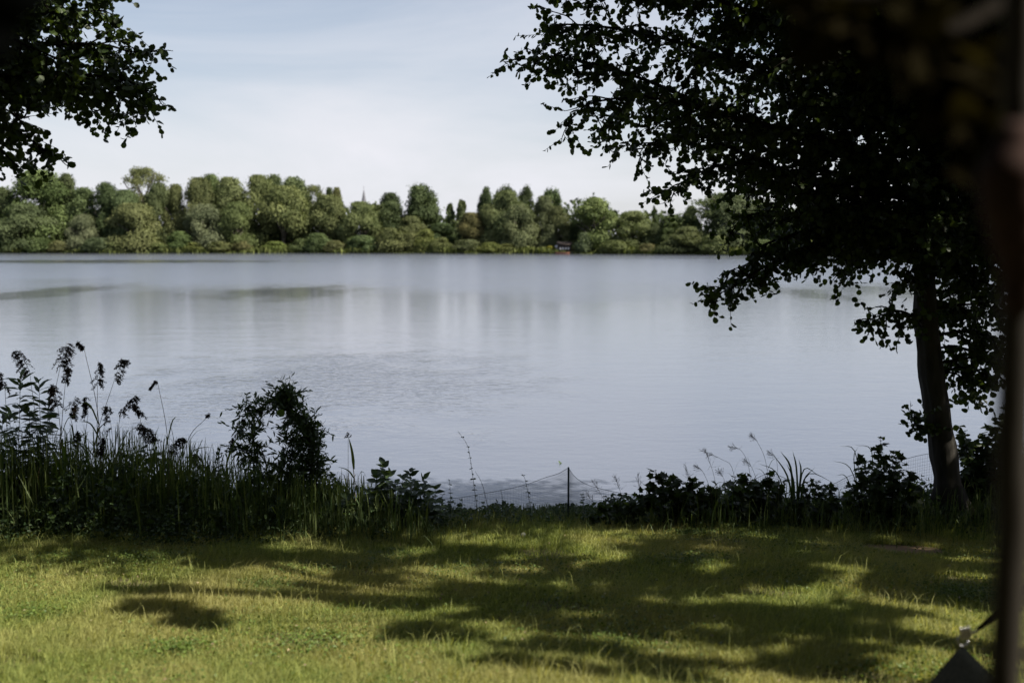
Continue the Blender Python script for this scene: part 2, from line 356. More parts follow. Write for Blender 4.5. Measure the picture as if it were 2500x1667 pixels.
# ------------------------------------------------------------------ far trees
def crown_mesh(name, kind, seed, nleaf=9000, size=.055):
    """unit crown: half width 1 in x/y, z from 0 (base) to 1 (top); returns mesh"""
    r = np.random.default_rng(seed); g = Geo()
    blobs = []
    def shape(n, prof, rb, zmin=.05, flat=1):
        for _ in range(n):
            z = zmin + (1 - zmin) * r.random() ** .8
            w = np.interp(z, *prof)
            a = r.random() * 2 * math.pi; q = math.sqrt(r.random()) * .5 + .5
            br = rb * (.7 + .6 * r.random()) * (.6 + .4 * w)
            blobs.append((math.cos(a) * q * max(w - br * .8, .02), math.sin(a) * q * max(w - br * .8, .02), min(z, 1 - br * .30), br, br * .38 * flat))
    if kind == 'broad':
        shape(30, ([0,.15,.4,.7,.9,1],[.75,.95,1,.82,.5,.25]), .42)
    elif kind == 'willow':
        shape(32, ([0,.15,.45,.7,.9,1],[.85,1,.95,.78,.5,.25]), .38, flat=1.2)
    elif kind == 'tall':
        shape(30, ([0,.2,.5,.8,.93,1],[.5,.8,1,.85,.6,.25]), .40, flat=.8)
    elif kind == 'sparse':
        shape(34, ([0,.3,.5,.7,.85,1],[.15,.3,.85,1,.85,.4]), .24, zmin=.38, flat=.7)
    elif kind == 'column':
        shape(40, ([0,.2,.5,.8,1],[.6,.9,1,.75,.2]), .5, flat=.45)
    elif kind == 'spruce':
        shape(50, ([0,.3,.6,.9,1],[1,.75,.5,.2,.05]), .3, flat=.4)
    elif kind == 'bush':
        shape(34, ([0,.3,.6,.85,1],[.95,1,.9,.6,.3]), .42, zmin=.0, flat=1.6)
    B = np.array(blobs); wgt = B[:, 3] ** 2; wgt /= wgt.sum()
    idx = r.choice(len(B), nleaf, p=wgt)
    dirs = nrm(r.normal(size=(nleaf, 3))); dirs[:, 2] = np.where(r.random(nleaf) < .45, abs(dirs[:, 2]), dirs[:, 2])
    rad = r.random(nleaf) ** .42 * (1 + .22 * np.abs(r.normal(size=nleaf)) * (r.random(nleaf) < .4))
    if kind == 'sparse': rad = r.random(nleaf) ** .5 * 1.35
    C = B[idx]; pos = np.empty((nleaf, 3))
    pos[:, 0] = C[:, 0] + dirs[:, 0] * C[:, 3] * rad; pos[:, 1] = C[:, 1] + dirs[:, 1] * C[:, 3] * rad
    pos[:, 2] = np.clip(C[:, 2] + dirs[:, 2] * C[:, 4] * rad + r.normal(size=nleaf) * .012, -.02, 1.02)
    if kind == 'willow':   # hanging strands
        drop = (r.random(nleaf) < .5) * r.random(nleaf) * .07; pos[:, 2] -= drop
    nor = nrm(dirs + r.normal(size=(nleaf, 3)) * .42)
    dd = nrm(np.cross(nor, r.normal(size=(nleaf, 3))))
    if kind == 'willow': dd = nrm(dd * .6 + np.array([0, 0, -1.0])); 
    if kind == 'sparse': dd = nrm(dd + np.array([0, 0, .8]))
    sz = size * (.6 + .8 * r.random(nleaf))
    # in unit space z is squeezed: sizes in xy; z extents handled by ratio
    T, F = LEAF['card']
    s = nrm(np.cross(nor, dd)); w = np.cross(dd, s)
    asp = .62 if kind != 'willow' else .42
    v = (sz[:, None, None] * (T[None, :, 0:1] * dd[:, None] + asp * 1.5 * T[None, :, 1:2] * s[:, None] + T[None, :, 2:3] * w[:, None]))
    v[:, :, 2] *= {'tall': .42, 'column': .25, 'spruce': .3, 'bush': .8}.get(kind, .5)
    v = v + pos[:, None]
    off = np.arange(nleaf)[:, None, None] * 4
    bt = r.random(len(B)); tn = np.clip(.8 * bt[idx] + .25 * r.random(nleaf) - .02, 0, 1)
    g.add(v, quads=(F[None] + off).reshape(-1, 4), tone=np.repeat(tn, 4))
    me = g.mesh(name); me.materials.append(M['far']); return me
def trunk_mesh(name, seed, sparse=False):
    r = np.random.default_rng(seed); g = Geo()
    top = .62
    tube(g, spline([(0,0,-.08),(.02,.01,.2),(-.02,.02,.45),(.02,0,top)], 8), np.linspace(.075, .03, 8), 7)
    for k in range(14 if sparse else 7):
        a = k * 2.4 + r.random(); z0 = .18 + .035 * k if not sparse else .25 + .03 * k; l = .45 + .3 * r.random()
        tube(g, spline([(0, 0, z0), (math.cos(a) * l * .45, math.sin(a) * l * .45, z0 + .14), (math.cos(a) * l, math.sin(a) * l, z0 + (.34 if sparse else .26))], 6), np.linspace(.03, .008, 6), 5)
    me = g.mesh(name); me.materials.append(M['farbark']); return me
CR = {k: [crown_mesh('crown', k, s, nl, sz) for s in seeds] for k, seeds, nl, sz in
      [('broad', (1, 2, 3), 20000, .046), ('willow', (11, 12, 13, 14), 22000, .050), ('tall', (21, 22), 15000, .058), ('sparse', (31,), 6500, .036), ('column', (41,), 3200, .26), ('spruce', (51,), 2200, .22), ('bush', (61, 62, 63), 9000, .070)]}
TRM = [trunk_mesh('trunk', 5), trunk_mesh('trunk', 6), trunk_mesh('trunk', 7, True)]

def far_tree(xc, top, hw, kind, tone, label, row=0, cat='tree', base=None, group='trees lining the far bank'):
    d0 = float(shoreY((xc - 1250) / FPX * 232)); d = d0 + 5 + row
    pt = P(xc, top, d); z0 = float(gz(pt[0], d)) - .1
    w = hw / FPX * d * (1.2 if kind not in ('column', 'spruce', 'bush') else 1.15); h = pt[2] - z0
    if base is not None: z0 = P(xc, base, d)[2]; h = pt[2] - z0
    idx = int(abs(xc * 7 + top)) ; ml = CR[kind]; r = random.Random(idx)
    nm = {'broad': 'broadleaf_tree', 'willow': 'willow_tree', 'tall': 'poplar_tree', 'sparse': 'sparse_tree', 'column': 'columnar_tree', 'spruce': 'spruce_tree', 'bush': 'shrub'}[kind]
    t = empty(nm, (pt[0], d, z0), label, cat, group if cat == 'tree' else 'shrubs along the far bank')
    t.rotation_euler = (0, 0, r.random() * 6.28); t.scale = (w, w, h)
    c = bpy.data.objects.new('crown', ml[idx % len(ml)]); COL.objects.link(c); c.parent = t
    c.color = (*[tone[k] * (0.94 + .12 * r.random()) for k in range(3)], 1)
    if cat == 'tree':
        k = bpy.data.objects.new('trunk', TRM[2 if kind == 'sparse' else idx % 2]); COL.objects.link(k); k.parent = t
    return t
DK = (.55,.66,.55); MD = (.85,.95,.8); OL = (1.05,1.08,.85); GR = (1.05,1.08,1.08); PA = (1.16,1.2,.95); YE = (1.2,1.22,.74); BR = (1.15,1.02,.82); GN = (.80,.95,.68); BL=(.7,.8,.75)
FT = [
 (8,462,48,'broad',DK,'dark broadleaf tree at the left end of the far bank',4),
 (95,418,68,'broad',GN,'big round dark green tree, tallest near the left end of the far bank',3),
 (160,430,34,'broad',DK,'narrow dark tree just right of the big round tree at far left',8),
 (205,462,45,'broad',MD,'mid green low rounded tree left of the dark pointed tree on the far bank',7),
 (258,450,36,'broad',DK,'dark pointed tree left of the sparse see-through tree',6),
 (305,466,46,'willow',MD,'olive rounded tree just left of the sparse see-through tree',5),
 (347,412,52,'sparse',PA,'sparse pale tree with sky showing through its high airy crown',12),
 (385,450,38,'willow',MD,'green tree directly right of the sparse see-through tree',5),
 (428,452,34,'willow',OL,'second green tree right of the sparse tree, beside the notch of sky',6),
 (60,498,78,'willow',BL,'grey-green willow bulging over the water below the big round tree',0),
 (205,525,44,'willow',GR,'low pale grey willow between two darker trees at far left',0),
 (325,498,66,'willow',OL,'wide grey-olive willow below the sparse see-through tree',0),
 (487,436,46,'willow',OL,'light green tree just right of the notch of sky',5),
 (515,430,34,'broad',GN,'darker tree top rising behind the light green one by the notch',14),
 (560,438,50,'broad',OL,'broad light green tree midway between the notch and the tallest willow',6),
 (500,500,56,'willow',GR,'grey willow with dark hollows in front of the light green trees',1),
 (578,495,50,'willow',OL,'hanging olive willow in front of the broad light green tree',0),
 (632,430,48,'willow',PA,'tall pale willow crest, highest of the middle left willows',6),
 (668,431,32,'broad',MD,'small darker crown peeking out right behind the tall pale willow',14),
 (718,437,42,'broad',MD,'rounded mid green tree between the tall pale willow and the church spire',11),
 (690,456,66,'willow',PA,'wide grey-green willow, largest mass left of the church spire',2),
 (762,455,32,'sparse',PA,'feathery pale tree top left of the church spire',12),
 (805,462,18,'broad',DK,'small dark tree top nearly touching the feathery tree',13),
 (822,460,20,'willow',BR,'brownish tree top close on the left of the church spire',10),
 (800,478,50,'willow',OL,'yellow-green willow below the feathery tree top',4),
 (880,494,48,'willow',PA,'pale willow that hides the foot of the church spire',2),
 (925,502,34,'willow',OL,'low olive crown right of the church spire',6),
 (952,474,34,'broad',DK,'small dark rounded tree between the spire and the tall dark tree',12),
 (958,495,40,'broad',MD,'mid green tree in front of the small dark rounded tree',5),
 (1028,449,45,'tall',DK,'tall dark lone poplar-like tree standing clear above the centre of the bank',8),
 (1005,530,38,'broad',OL,'low green tree at the foot of the tall dark lone tree',3),
 (1078,545,34,'broad',DK,'low dark tree in the gap right of the tall dark lone tree',6),
 (1099,497,11,'column',DK,'left one of the pair of slim columnar trees',12),
 (1127,488,13,'column',MD,'right one of the pair of slim columnar trees',12),
 (1150,520,34,'willow',BR,'reddish brown bushy tree under the slim columnar pair',4),
 (1186,458,20,'tall',DK,'dark slim crown, first of four dark tops behind the centre right willows',12),
 (1195,500,36,'willow',OL,'olive willow under the first of the four dark tops',4),
 (1233,452,25,'tall',DK,'second of four dark tops behind the centre right willows',13),
 (1238,468,50,'willow',PA,'large pale willow dome right of centre',4),
 (1284,453,20,'tall',DK,'third of four dark tops behind the centre right willows',14),
 (1268,500,50,'willow',GR,'greyish willow hanging low beneath the pale willow dome',1),
 (1346,459,25,'tall',DK,'fourth and rightmost dark top behind the centre right willows',12),
 (1328,480,34,'willow',GR,'narrow grey willow left of the boathouse',4),
 (1362,505,32,'willow',OL,'olive willow directly above the boathouse',5),
 (1408,540,34,'broad',DK,'dark tree in the gap right of the boathouse',7),
 (1450,487,58,'broad',PA,'large round light-topped tree right of the boathouse',2),
 (1545,518,50,'broad',OL,'rounded tree right of the large light-topped tree',2),
 (1597,506,9,'spruce',DK,'thin dark spruce tip sticking up above the low trees',14),
 (1600,545,32,'broad',DK,'dark low tree under the thin spruce tip',3),
 (1640,527,46,'broad',GN,'dark green rounded tree right of the thin spruce tip',5),
 (1686,506,24,'broad',MD,'upright mid green tree left of the big feathery dark tree',8),
 (1682,555,44,'broad',OL,'low leafy tree at the water below the upright mid green tree',0),
 (1785,474,92,'sparse',MD,'spiky grey-green top above the big dark tree at right',8),
 (1785,482,90,'willow',DK,'big dark feathery tree partly behind the hanging alder branches',6),
 (1880,500,60,'broad',DK,'dark tree behind the alder branches, right of the big feathery one',4),
 (1975,505,70,'broad',MD,'green tree glimpsed through the alder leaves above the low branch',3),
 (2090,500,80,'broad',GN,'tree glimpsed through the alder left of the trunk',3),
 (2230,505,80,'willow',MD,'far tree behind the alder trunk',3),
 (2380,500,90,'broad',DK,'far tree right of the alder trunk',3),
 (2540,500,90,'broad',DK,'far tree at the right end of the bank',3),
]
for a in FT: far_tree(a[0], a[1], a[2], a[3], a[4], a[5], a[6])
FB = [
 (20,570,40,BL,'dark grey shrub at the left end of the far waterline'),
 (95,575,44,GN,'dark green shrub below the big round tree'),
 (150,583,34,OL,'yellowish low shrub under the dark trees at far left'),
 (240,575,40,BL,'grey shrub between the two low grey willows'),
 (275,588,30,OL,'low light shrub right of the grey shrub'),
 (385,590,40,OL,'pale low shrub under the wide grey-olive willow'),
 (440,556,34,GN,'bright green rounded shrub below the notch of sky'),
 (475,588,34,YE,'yellow-green shrub beside the bright green rounded one'),
 (540,585,36,OL,'grassy olive shrub clump at the waterline'),
 (590,583,28,BR,'rusty tall sedge-like shrub left of the tall pale willow'),
 (670,585,32,YE,'light yellow-green shrub below the tall pale willow'),
 (735,578,34,GN,'green shrub under the wide grey-green willow'),
 (775,562,34,GN,'mid green bushy shrub in the shade left of the spire'),
 (815,583,30,OL,'olive shrub with a blunt pale top left of the spire'),
 (885,568,40,MD,'rounded green shrub below the church spire'),
 (955,546,42,OL,'round light-topped shrub right of the spire'),
 (1000,560,26,PA,'pale upright shrub below the tall dark tree'),
 (1040,550,30,YE,'yellow tinged shrub below the tall dark tree'),
 (1025,588,34,YE,'low yellow-green shrub touching the water at centre left'),
 (1078,574,30,OL,'round light green shrub beside the low dark tree'),
 (1140,580,38,MD,'dark low shrub under the slim columnar pair'),
 (1195,588,34,YE,'yellow-green low shrub at the waterline at centre'),
 (1240,592,30,YE,'pale shrub at the foot of the pale willow dome'),
 (1345,598,16,(2.0,1.6,.5),'small golden shrub left of the boathouse'),
 (1425,560,24,GR,'grey leafy shrub leaning over the water right of the boathouse'),
 (1500,582,40,OL,'light shrub below the large light-topped tree'),
 (1580,592,24,BR,'brownish shrub at the foot of the rounded tree'),
 (1640,583,40,MD,'mid green shrub under the spruce tip'),
 (1745,566,40,OL,'light leafed shrub below the big feathery dark tree'),
 (1860,580,40,MD,'shrub seen just above the low alder branch'),
 (1960,575,50,YE,'sunlit shrub seen through the alder leaves'),
 (2090,580,60,MD,'shrub left of the alder trunk on the far bank'),
 (2260,580,70,MD,'shrub behind the alder trunk on the far bank'),
 (2440,580,80,MD,'shrub at the right end of the far bank'),
]
for a in FB: far_tree(a[0], 613 - (613 - a[1]) * .8, a[2] * .9, 'bush', a[3], a[4], -3.0, 'shrub')
# a wood behind as one mass, and the reedy fringe at the waterline
g = Geo(); k = 26000
xx = rng.uniform(-190, 190, k); dd = shoreY(xx) + rng.uniform(9, 30, k); hh = 9.2 + 2.2 * np.sin(xx * .11) + 1.6 * np.sin(xx * .37 + 1)
zz = gz(xx, dd) + rng.random(k) * hh
leaves(g, np.stack([xx, dd, zz], -1), rv(k), rv(k) + np.array([0, 0, .6]), rng.uniform(.5, 1.0, k), 'card')
o = g.build('far_wood', M['far']); o.color = (.5,.6,.5,1); tag(o, 'dark mass of undergrowth and wood behind the trees of the far bank', 'wood', kind='stuff')
g = Geo(); k = 15000
xx = rng.uniform(-150, 150, k); dd = shoreY(xx) + rng.uniform(-.8, 1.5, k)
leaves(g, np.stack([xx, dd, gz(xx, dd)-.1], -1), rv(k) * .35 + np.array([0, 0, 1.]), rv(k), rng.uniform(.4, 1.3, k) * (1 + .5 * np.sin(xx * .3)), 'lance', width=1.6)
o = g.build('bank_sedge', M['far']); o.color = (.95,1.0,.6,1); tag(o, 'fringe of sedge and reeds along the far waterline', 'reeds', kind='stuff')

# church spire far behind
d = 520.0; c = P(888, 458, d); base = P(888, 640, d)
t = empty('church_tower', (c[0], d, 1.0), 'slim grey church spire rising behind the far trees', 'church')
M['slate'] = solid_mat('slate', (.075,.078,.095), (.11,.11,.13), 2, .6, 0); M['stone'] = solid_mat('stone', (.25,.22,.18), (.33,.29,.25), 1, .9, 0)
g = Geo(); top = c[2]; wsp = 8.5 / FPX * d * 1.05; zb = P(888, 512, d)[2]
n = 8; ang = np.arange(n) * math.pi / 4 + .39
rings = [(zb - 1.2, wsp * 1.35), (zb + 1.5, wsp), (zb + (top - zb) * .5, wsp * .5), (top - 1.2, .12)]
v = np.concatenate([np.stack([c[0] + r_ * np.cos(ang), d + r_ * np.sin(ang), np.full(n, z_)], -1) for z_, r_ in rings])
q = [(a * n + b, a * n + (b + 1) % n, (a + 1) * n + (b + 1) % n, (a + 1) * n + b) for a in range(3) for b in range(n)]
g.add(v, quads=q); g.build('spire', M['slate'], t)
g = Geo(); tube(g, [(c[0], d, top - 1.6), (c[0], d, top + .6)], .07, 5); tube(g, [(c[0] - .45, d, top + .1), (c[0] + .45, d, top + .1)], .06, 5); g.build('cross', M['slate'], t)
g = Geo(); w_ = wsp * 1.1
def box(g, x0, x1, y0, y1, z0, z1, tone=.5):
    v = [(x, y, z) for x in (x0, x1) for y in (y0, y1) for z in (z0, z1)]
    g.add(v, quads=[(0,1,3,2),(4,6,7,5),(0,4,5,1),(2,3,7,6),(0,2,6,4),(1,5,7,3)], tone=tone)
box(g, c[0] - w_, c[0] + w_, d - w_, d + w_, 1, zb - 1.2); g.build('tower', M['stone'], t)
g = Geo()
for sx_ in (-.4, .4): box(g, c[0] + sx_ * w_ - .35, c[0] + sx_ * w_ + .35, d - w_ - .06, d - w_ - .003, zb - 5, zb - 2.4)
g.build('belfry_opening', M['slate'], t)

# boathouse on the far bank
d = float(shoreY(12)) + 1.0; a = P(1362, 612, d); t = empty('boathouse', (a[0], d, .3), 'small dark timber boathouse with a landing stage between the far willows', 'boathouse')
M['darkwood'] = solid_mat('dark_wood', (.03,.025,.022), (.06,.045,.04), 3, .85, 0); M['paleroof'] = solid_mat('pale_roof', (.45,.45,.45), (.6,.6,.6), 2, .6, 0); M['orange'] = solid_mat('weathered_orange', (.16,.07,.045), (.22,.10,.06), 3, .7, 0)
x0 = a[0]; g = Geo(); box(g, x0, x0 + 3.0, d, d + 3, .3, 2.0); g.build('wall', M['darkwood'], t)
g = Geo(); g.add([(x0-.2,d-.3,2.0),(x0+3.2,d-.3,2.0),(x0+3.2,d+3.2,2.0),(x0-.2,d+3.2,2.0),(x0-.2,d+1.5,2.75),(x0+3.2,d+1.5,2.75)], quads=[(0,1,5,4),(3,4,5,2),(0,3,2,1)], tris=[(0,4,3),(1,2,5)]); g.build('roof', M['darkwood'], t)
for k in range(4):
    g = Geo(); box(g, x0 + .35 + k * .62, x0 + .75 + k * .62, d - .05, d - .004, .9, 1.45); g.build('window', M['paleroof'], t)
g = Geo(); box(g, x0 - .8, x0 + 6, d - 1.8, d - .06, .28, .42); g.build('landing_stage', M['darkwood'], t)
for k in range(5):
    g = Geo(); tube(g, [(x0 - .5 + 1.5 * k, d - 1.6, -1), (x0 - .5 + 1.5 * k, d - 1.6, .28)], .08, 6); g.build('stage_post', M['darkwood'], t)
t = empty('rowing_boat', (x0 + .9, d - 2.6, 0), 'small orange rowing boat moored at the boathouse', 'boat')
g = Geo(); L_ = 1.6; prof = []
for u in np.linspace(-1, 1, 9):
    w_ = .5 * (1 - abs(u) ** 2.5) + .02; prof.append([(x0 + .9 + u * L_, d - 2.6 + s_ * w_ * f_, z_) for s_, f_, z_ in ((-1, 1, .38 + .1 * u * u), (-1, .7, 0), (0, 0, -.12), (1, .7, 0), (1, 1, .38 + .1 * u * u))])
v = np.array(prof).reshape(-1, 3); g.add(v, quads=[(a_ * 5 + b_, a_ * 5 + b_ + 1, (a_ + 1) * 5 + b_ + 1, (a_ + 1) * 5 + b_) for a_ in range(8) for b_ in range(4)]); g.build('hull', M['orange'], t)
for u in (-.6, .5):
    g = Geo(); box(g, x0 + .9 + u - .12, x0 + .9 + u + .12, d - 3.0, d - 2.2, .28, .32); g.build('seat', M['darkwood'], t)
# pale van-like tarp covered boat roof seen above the boathouse
t = P(1366, 597, d + 6)
g = Geo(); tt = empty('covered_boat', (t[0], d + 6, 1.0), 'small white covered boat on land just above the boathouse', 'boat')
v = []
for u in np.linspace(-1, 1, 7):
    w_ = .55 * (1 - .6 * abs(u) ** 3); v += [(t[0] + u * 1.1, d + 6 + w_ * math.cos(q_), .9 + (t[2] - .9) * math.sin(q_) * (1 - .25 * u * u)) for q_ in np.linspace(0, math.pi, 6)]
g.add(v, quads=[(a_ * 6 + b_, a_ * 6 + b_ + 1, (a_ + 1) * 6 + b_ + 1, (a_ + 1) * 6 + b_) for a_ in range(6) for b_ in range(5)]); g.build('cover', M['paleroof'], tt)

# ------------------------------------------------------------------ foreground trees
def spray(gt, gl, limb, r0, nsec, seclen, kind, lsize, rl, flat=.5, droop=.25, start=.15, leaf_gap=.027, dense=1.0):
    """limb polyline -> tube; side branches -> twigs with alternate leaves"""
    m = len(limb); tube(gt, limb, r0 * .7 * np.linspace(1, 0, m) ** 1.3 + .004, 6 if r0 > .03 else 4)
    cum = np.concatenate([[0], np.cumsum(np.linalg.norm(np.diff(limb, axis=0), axis=1))]); Ltot = cum[-1]
    P_, D_, N_, S_, T_ = [], [], [], [], []
    for k in range(nsec):
        s = Ltot * (start + (1 - start) * (k + rl.random()) / nsec)
        p = np.array([np.interp(s, cum, limb[:, q]) for q in range(3)])
        ii = min(np.searchsorted(cum, s), m - 1); tg = nrm(limb[ii] - limb[max(ii - 1, 0)])
        side = nrm(rl.normal(size=3) * np.array([1, 1, flat])); dr = nrm(tg * .75 + side * .8)
        ln = seclen * (.5 + .7 * rl.random()) * (1 - .45 * s / Ltot)
        nseg = 6; pts = [p]; dcur = dr
        for q in range(nseg):
            dcur = nrm(dcur + rl.normal(size=3) * .13 + np.array([0, 0, -droop * .22])); pts.append(pts[-1] + dcur * ln / nseg)
        pts = np.array(pts); tube(gt, pts, np.linspace(.009, .003, nseg + 1), 3, cap=False)
        ntw = max(3, int(ln / .055 * dense))
        for q in range(ntw):
            f = (q + rl.random()) / ntw; pp = pts[min(int(f * nseg), nseg - 1)]; pp = pp + (pts[min(int(f * nseg) + 1, nseg)] - pp) * ((f * nseg) % 1)
            td = nrm(dcur * .6 + rl.normal(size=3) * np.array([.8, .8, .5]) + np.array([0, 0, -.15])); tl = .10 + .16 * rl.random()
            e = pp + td * tl + np.array([0, 0, -.03 * droop])
            tube(gt, np.array([pp, e]), np.array([.003, .0018]), 3, cap=False)
            nl = max(2, int(tl / leaf_gap))
            for z in range(nl):
                u = (z + .8) / nl; lp = pp + (e - pp) * u
                ld = nrm(td * .5 + rl.normal(size=3) * .7 + np.array([0, 0, -.35]))
                P_.append(lp); D_.append(ld); N_.append(nrm(rl.normal(size=3) * .9 + np.array([0, -.5, .5]))); S_.append(lsize * (.6 + .6 * rl.random())); T_.append(rl.random())
    leaves(gl, P_, np.array(D_), np.array(N_), S_, kind, tone=np.array(T_))

# ---- the alder at the right
def right_alder():
    rl = np.random.default_rng(3)
    D0 = 9.6
    tr = spline([P(2330, 1290, D0), P(2317, 1200, D0), P(2302, 1096, D0), P(2284, 980, D0), P(2267, 851, D0 + .02), P(2258, 700, D0 + .05), P(2266, 500, D0 + .15), P(2290, 250, D0 + .25), P(2300, -50, D0 + .3), P(2290, -450, D0 + .3), P(2270, -800, D0 + .3)], 44)
    tr[0, 2] = float(gz(tr[0, 0], tr[0, 1])) - .12
    t = empty('alder_tree', (tr[0, 0], tr[0, 1], float(gz(tr[0, 0], tr[0, 1]))), 'large dark alder leaning over the water at the right, its leaves hanging across the sky', 'tree')
    gt = Geo(); rad = np.interp(np.linspace(0, 1, 44), [0, .05, .12, .4, 1], [.19, .145, .122, .108, .05])
    tube(gt, tr, rad * (1 + .05 * np.sin(np.arange(44) * 1.7)), 28); V_ = gt.v[0]; a_ = np.arctan2(V_[:, 1] - D0, V_[:, 0] - np.interp(V_[:, 2], tr[:, 2], tr[:, 0])); V_[:, 0] += .009 * np.sin(a_ * 9 + V_[:, 2] * 3) + .007 * np.sin(a_ * 5 + V_[:, 2] * 11); V_[:, 0] += np.where(V_[:, 2] < 1.1, (1.1 - V_[:, 2]) * .16 * np.cos(a_) * (1 + np.cos(a_ * 4)) , 0); gt.build('trunk', M['bark'], t, smooth=True)
    gt = Geo(); gl = Geo()
    def on(ys): return tr[np.argmin(np.abs([q for q in range(44)] - np.interp(ys, [-800, 1290], [43, 0])))]
    def near_trunk(z): return tr[np.argmin(np.abs(tr[:, 2] - z))]
    def limb(px, start=None, r0=.05, **k):
        pts = [P(*a) for a in px]; st = near_trunk(start if start is not None else pts[0][2] - .2)
        L_ = spline([st] + pts, 10 + 5 * len(pts)); k['nsec'] = int(k['nsec'] * 2.1); spray(gt, gl, L_, r0, rl=rl, **k)
    K = dict(kind='round', lsize=.056)
    # long limbs that draw the outline
    limb([(2050,360,9.4),(1800,290,9.2),(1560,190,9.0),(1370,140,8.9),(1300,150,8.8)], nsec=34, seclen=.60, droop=.3, **K)
    limb([(2050,260,9.7),(1800,150,9.6),(1560,80,9.5),(1380,60,9.4),(1345,75,9.4)], nsec=34, seclen=.60, droop=.3, **K)
    limb([(2000,100,9.2),(1750,0,9.1),(1550,-40,9.0),(1400,-25,9.0)], nsec=32, seclen=.7, droop=.35, **K)
    limb([(1950,-40,9.9),(1700,-130,9.8),(1480,-150,9.7)], nsec=30, seclen=.7, **K)
    limb([(2050,350,8.9),(1800,290,8.8),(1600,240,8.7),(1450,250,8.6),(1400,285,8.6)], nsec=30, seclen=.45, droop=.3, **K)
    limb([(2020,420,9.9),(1800,340,9.8),(1640,290,9.7),(1520,290,9.6),(1470,325,9.6)], nsec=26, seclen=.42, **K)
    limb([(2000,450,9.4),(1850,390,9.3),(1700,330,9.2),(1590,350,9.1),(1560,375,9.1)], nsec=26, seclen=.42, **K)
    limb([(2050,520,9.0),(1900,420,8.9),(1790,400,8.8),(1690,430,8.8),(1630,475,8.8)], nsec=28, seclen=.38, droop=.3, r0=.03, **K)
    limb([(2080,560,9.8),(1960,480,9.7),(1860,440,9.7),(1790,450,9.7)], nsec=20, seclen=.4, **K)
    limb([(2150,560,9.3),(2020,590,9.2),(1880,645,9.1),(1800,695,9.0),(1730,728,9.0)], nsec=22, seclen=.32, droop=.5, start=None, r0=.04, **K)
    limb([(2150,570,9.5),(2000,560,9.3),(1860,600,9.2),(1830,640,9.2),(1780,662,9.1)], nsec=18, seclen=.24, droop=.5, r0=.03, **K)
    limb([(2080,500,9.2),(1960,520,9.2),(1850,520,9.2),(1780,560,9.2)], nsec=16, seclen=.45, droop=.4, r0=.03, **K)
    limb([(2100,560,9.9),(1980,560,9.9),(1900,590,9.9)], nsec=16, seclen=.45, droop=.4, r0=.03, **K)
    limb([(2150,600,9.6),(2060,610,9.6),(1950,620,9.6),(1880,650,9.6)], nsec=16, seclen=.32, droop=.4, r0=.03, **K)
    limb([(2150,590,9.9),(2090,620,9.9),(2050,670,9.9)], nsec=10, seclen=.28, droop=.6, r0=.02, **K)
    limb([(2210,660,9.3),(2190,680,9.25)], nsec=5, seclen=.26, r0=.02, **K)
    limb([(2200,760,9.4),(2150,770,9.35),(2110,785,9.3)], nsec=8, seclen=.3, r0=.02, **K)
    limb([(2240,1020,9.5),(2230,1045,9.5)], nsec=4, seclen=.16, r0=.012, **K)
    # crown volume: limbs towards points spread through the dark mass
    for k in range(165):
        while True:
            x = rl.uniform(1500, 2750) if k < 130 and rl.random() < .8 else rl.uniform(2280, 2600); y = rl.uniform(-350, 640) if k < 130 else rl.uniform(-150, 350)
            edge = np.interp(y, [-350, 0, 100, 200, 300, 400, 520, 640], [1420, 1500, 1560, 1640, 1780, 1880, 1960, 2060])
            if x > edge + 130: break
        d = rl.uniform(8.2, 12.2); e = P(x, y, d)
        st = near_trunk(np.clip(e[2] - .5 - rl.random() * .5, 3.3, 8.5)); mid = (st + e) / 2 + np.array([0, 0, .25])
        spray(gt, gl, spline([st, mid, e], 10), .03, 17, .75, 'round', .060, rl, droop=.3, start=.25, dense=.66)
    # foliage right of the trunk down to the shrubs
    for (x, y, d) in [(2420,700,9.8),(2480,640,9.2),(2390,780,9.9),(2450,840,9.7),(2400,880,9.9),(2380,950,9.8),(2520,780,9.5),(2350,640,9.4),(2440,740,10.2),(2560,900,9.8),(2380,690,9.2),(2420,920,10.1),(2330,760,9.9)]:
        e = P(x, y, d); st = near_trunk(e[2] + .1); spray(gt, gl, spline([st, (st + e) / 2 + [0, 0, .1], e], 9), .018, 10, .36, 'round', .062, rl, droop=.5, start=.3)
    gt.build('branches', M['twig'], t); gl.build('crown', M['alder'], t)
right_alder()

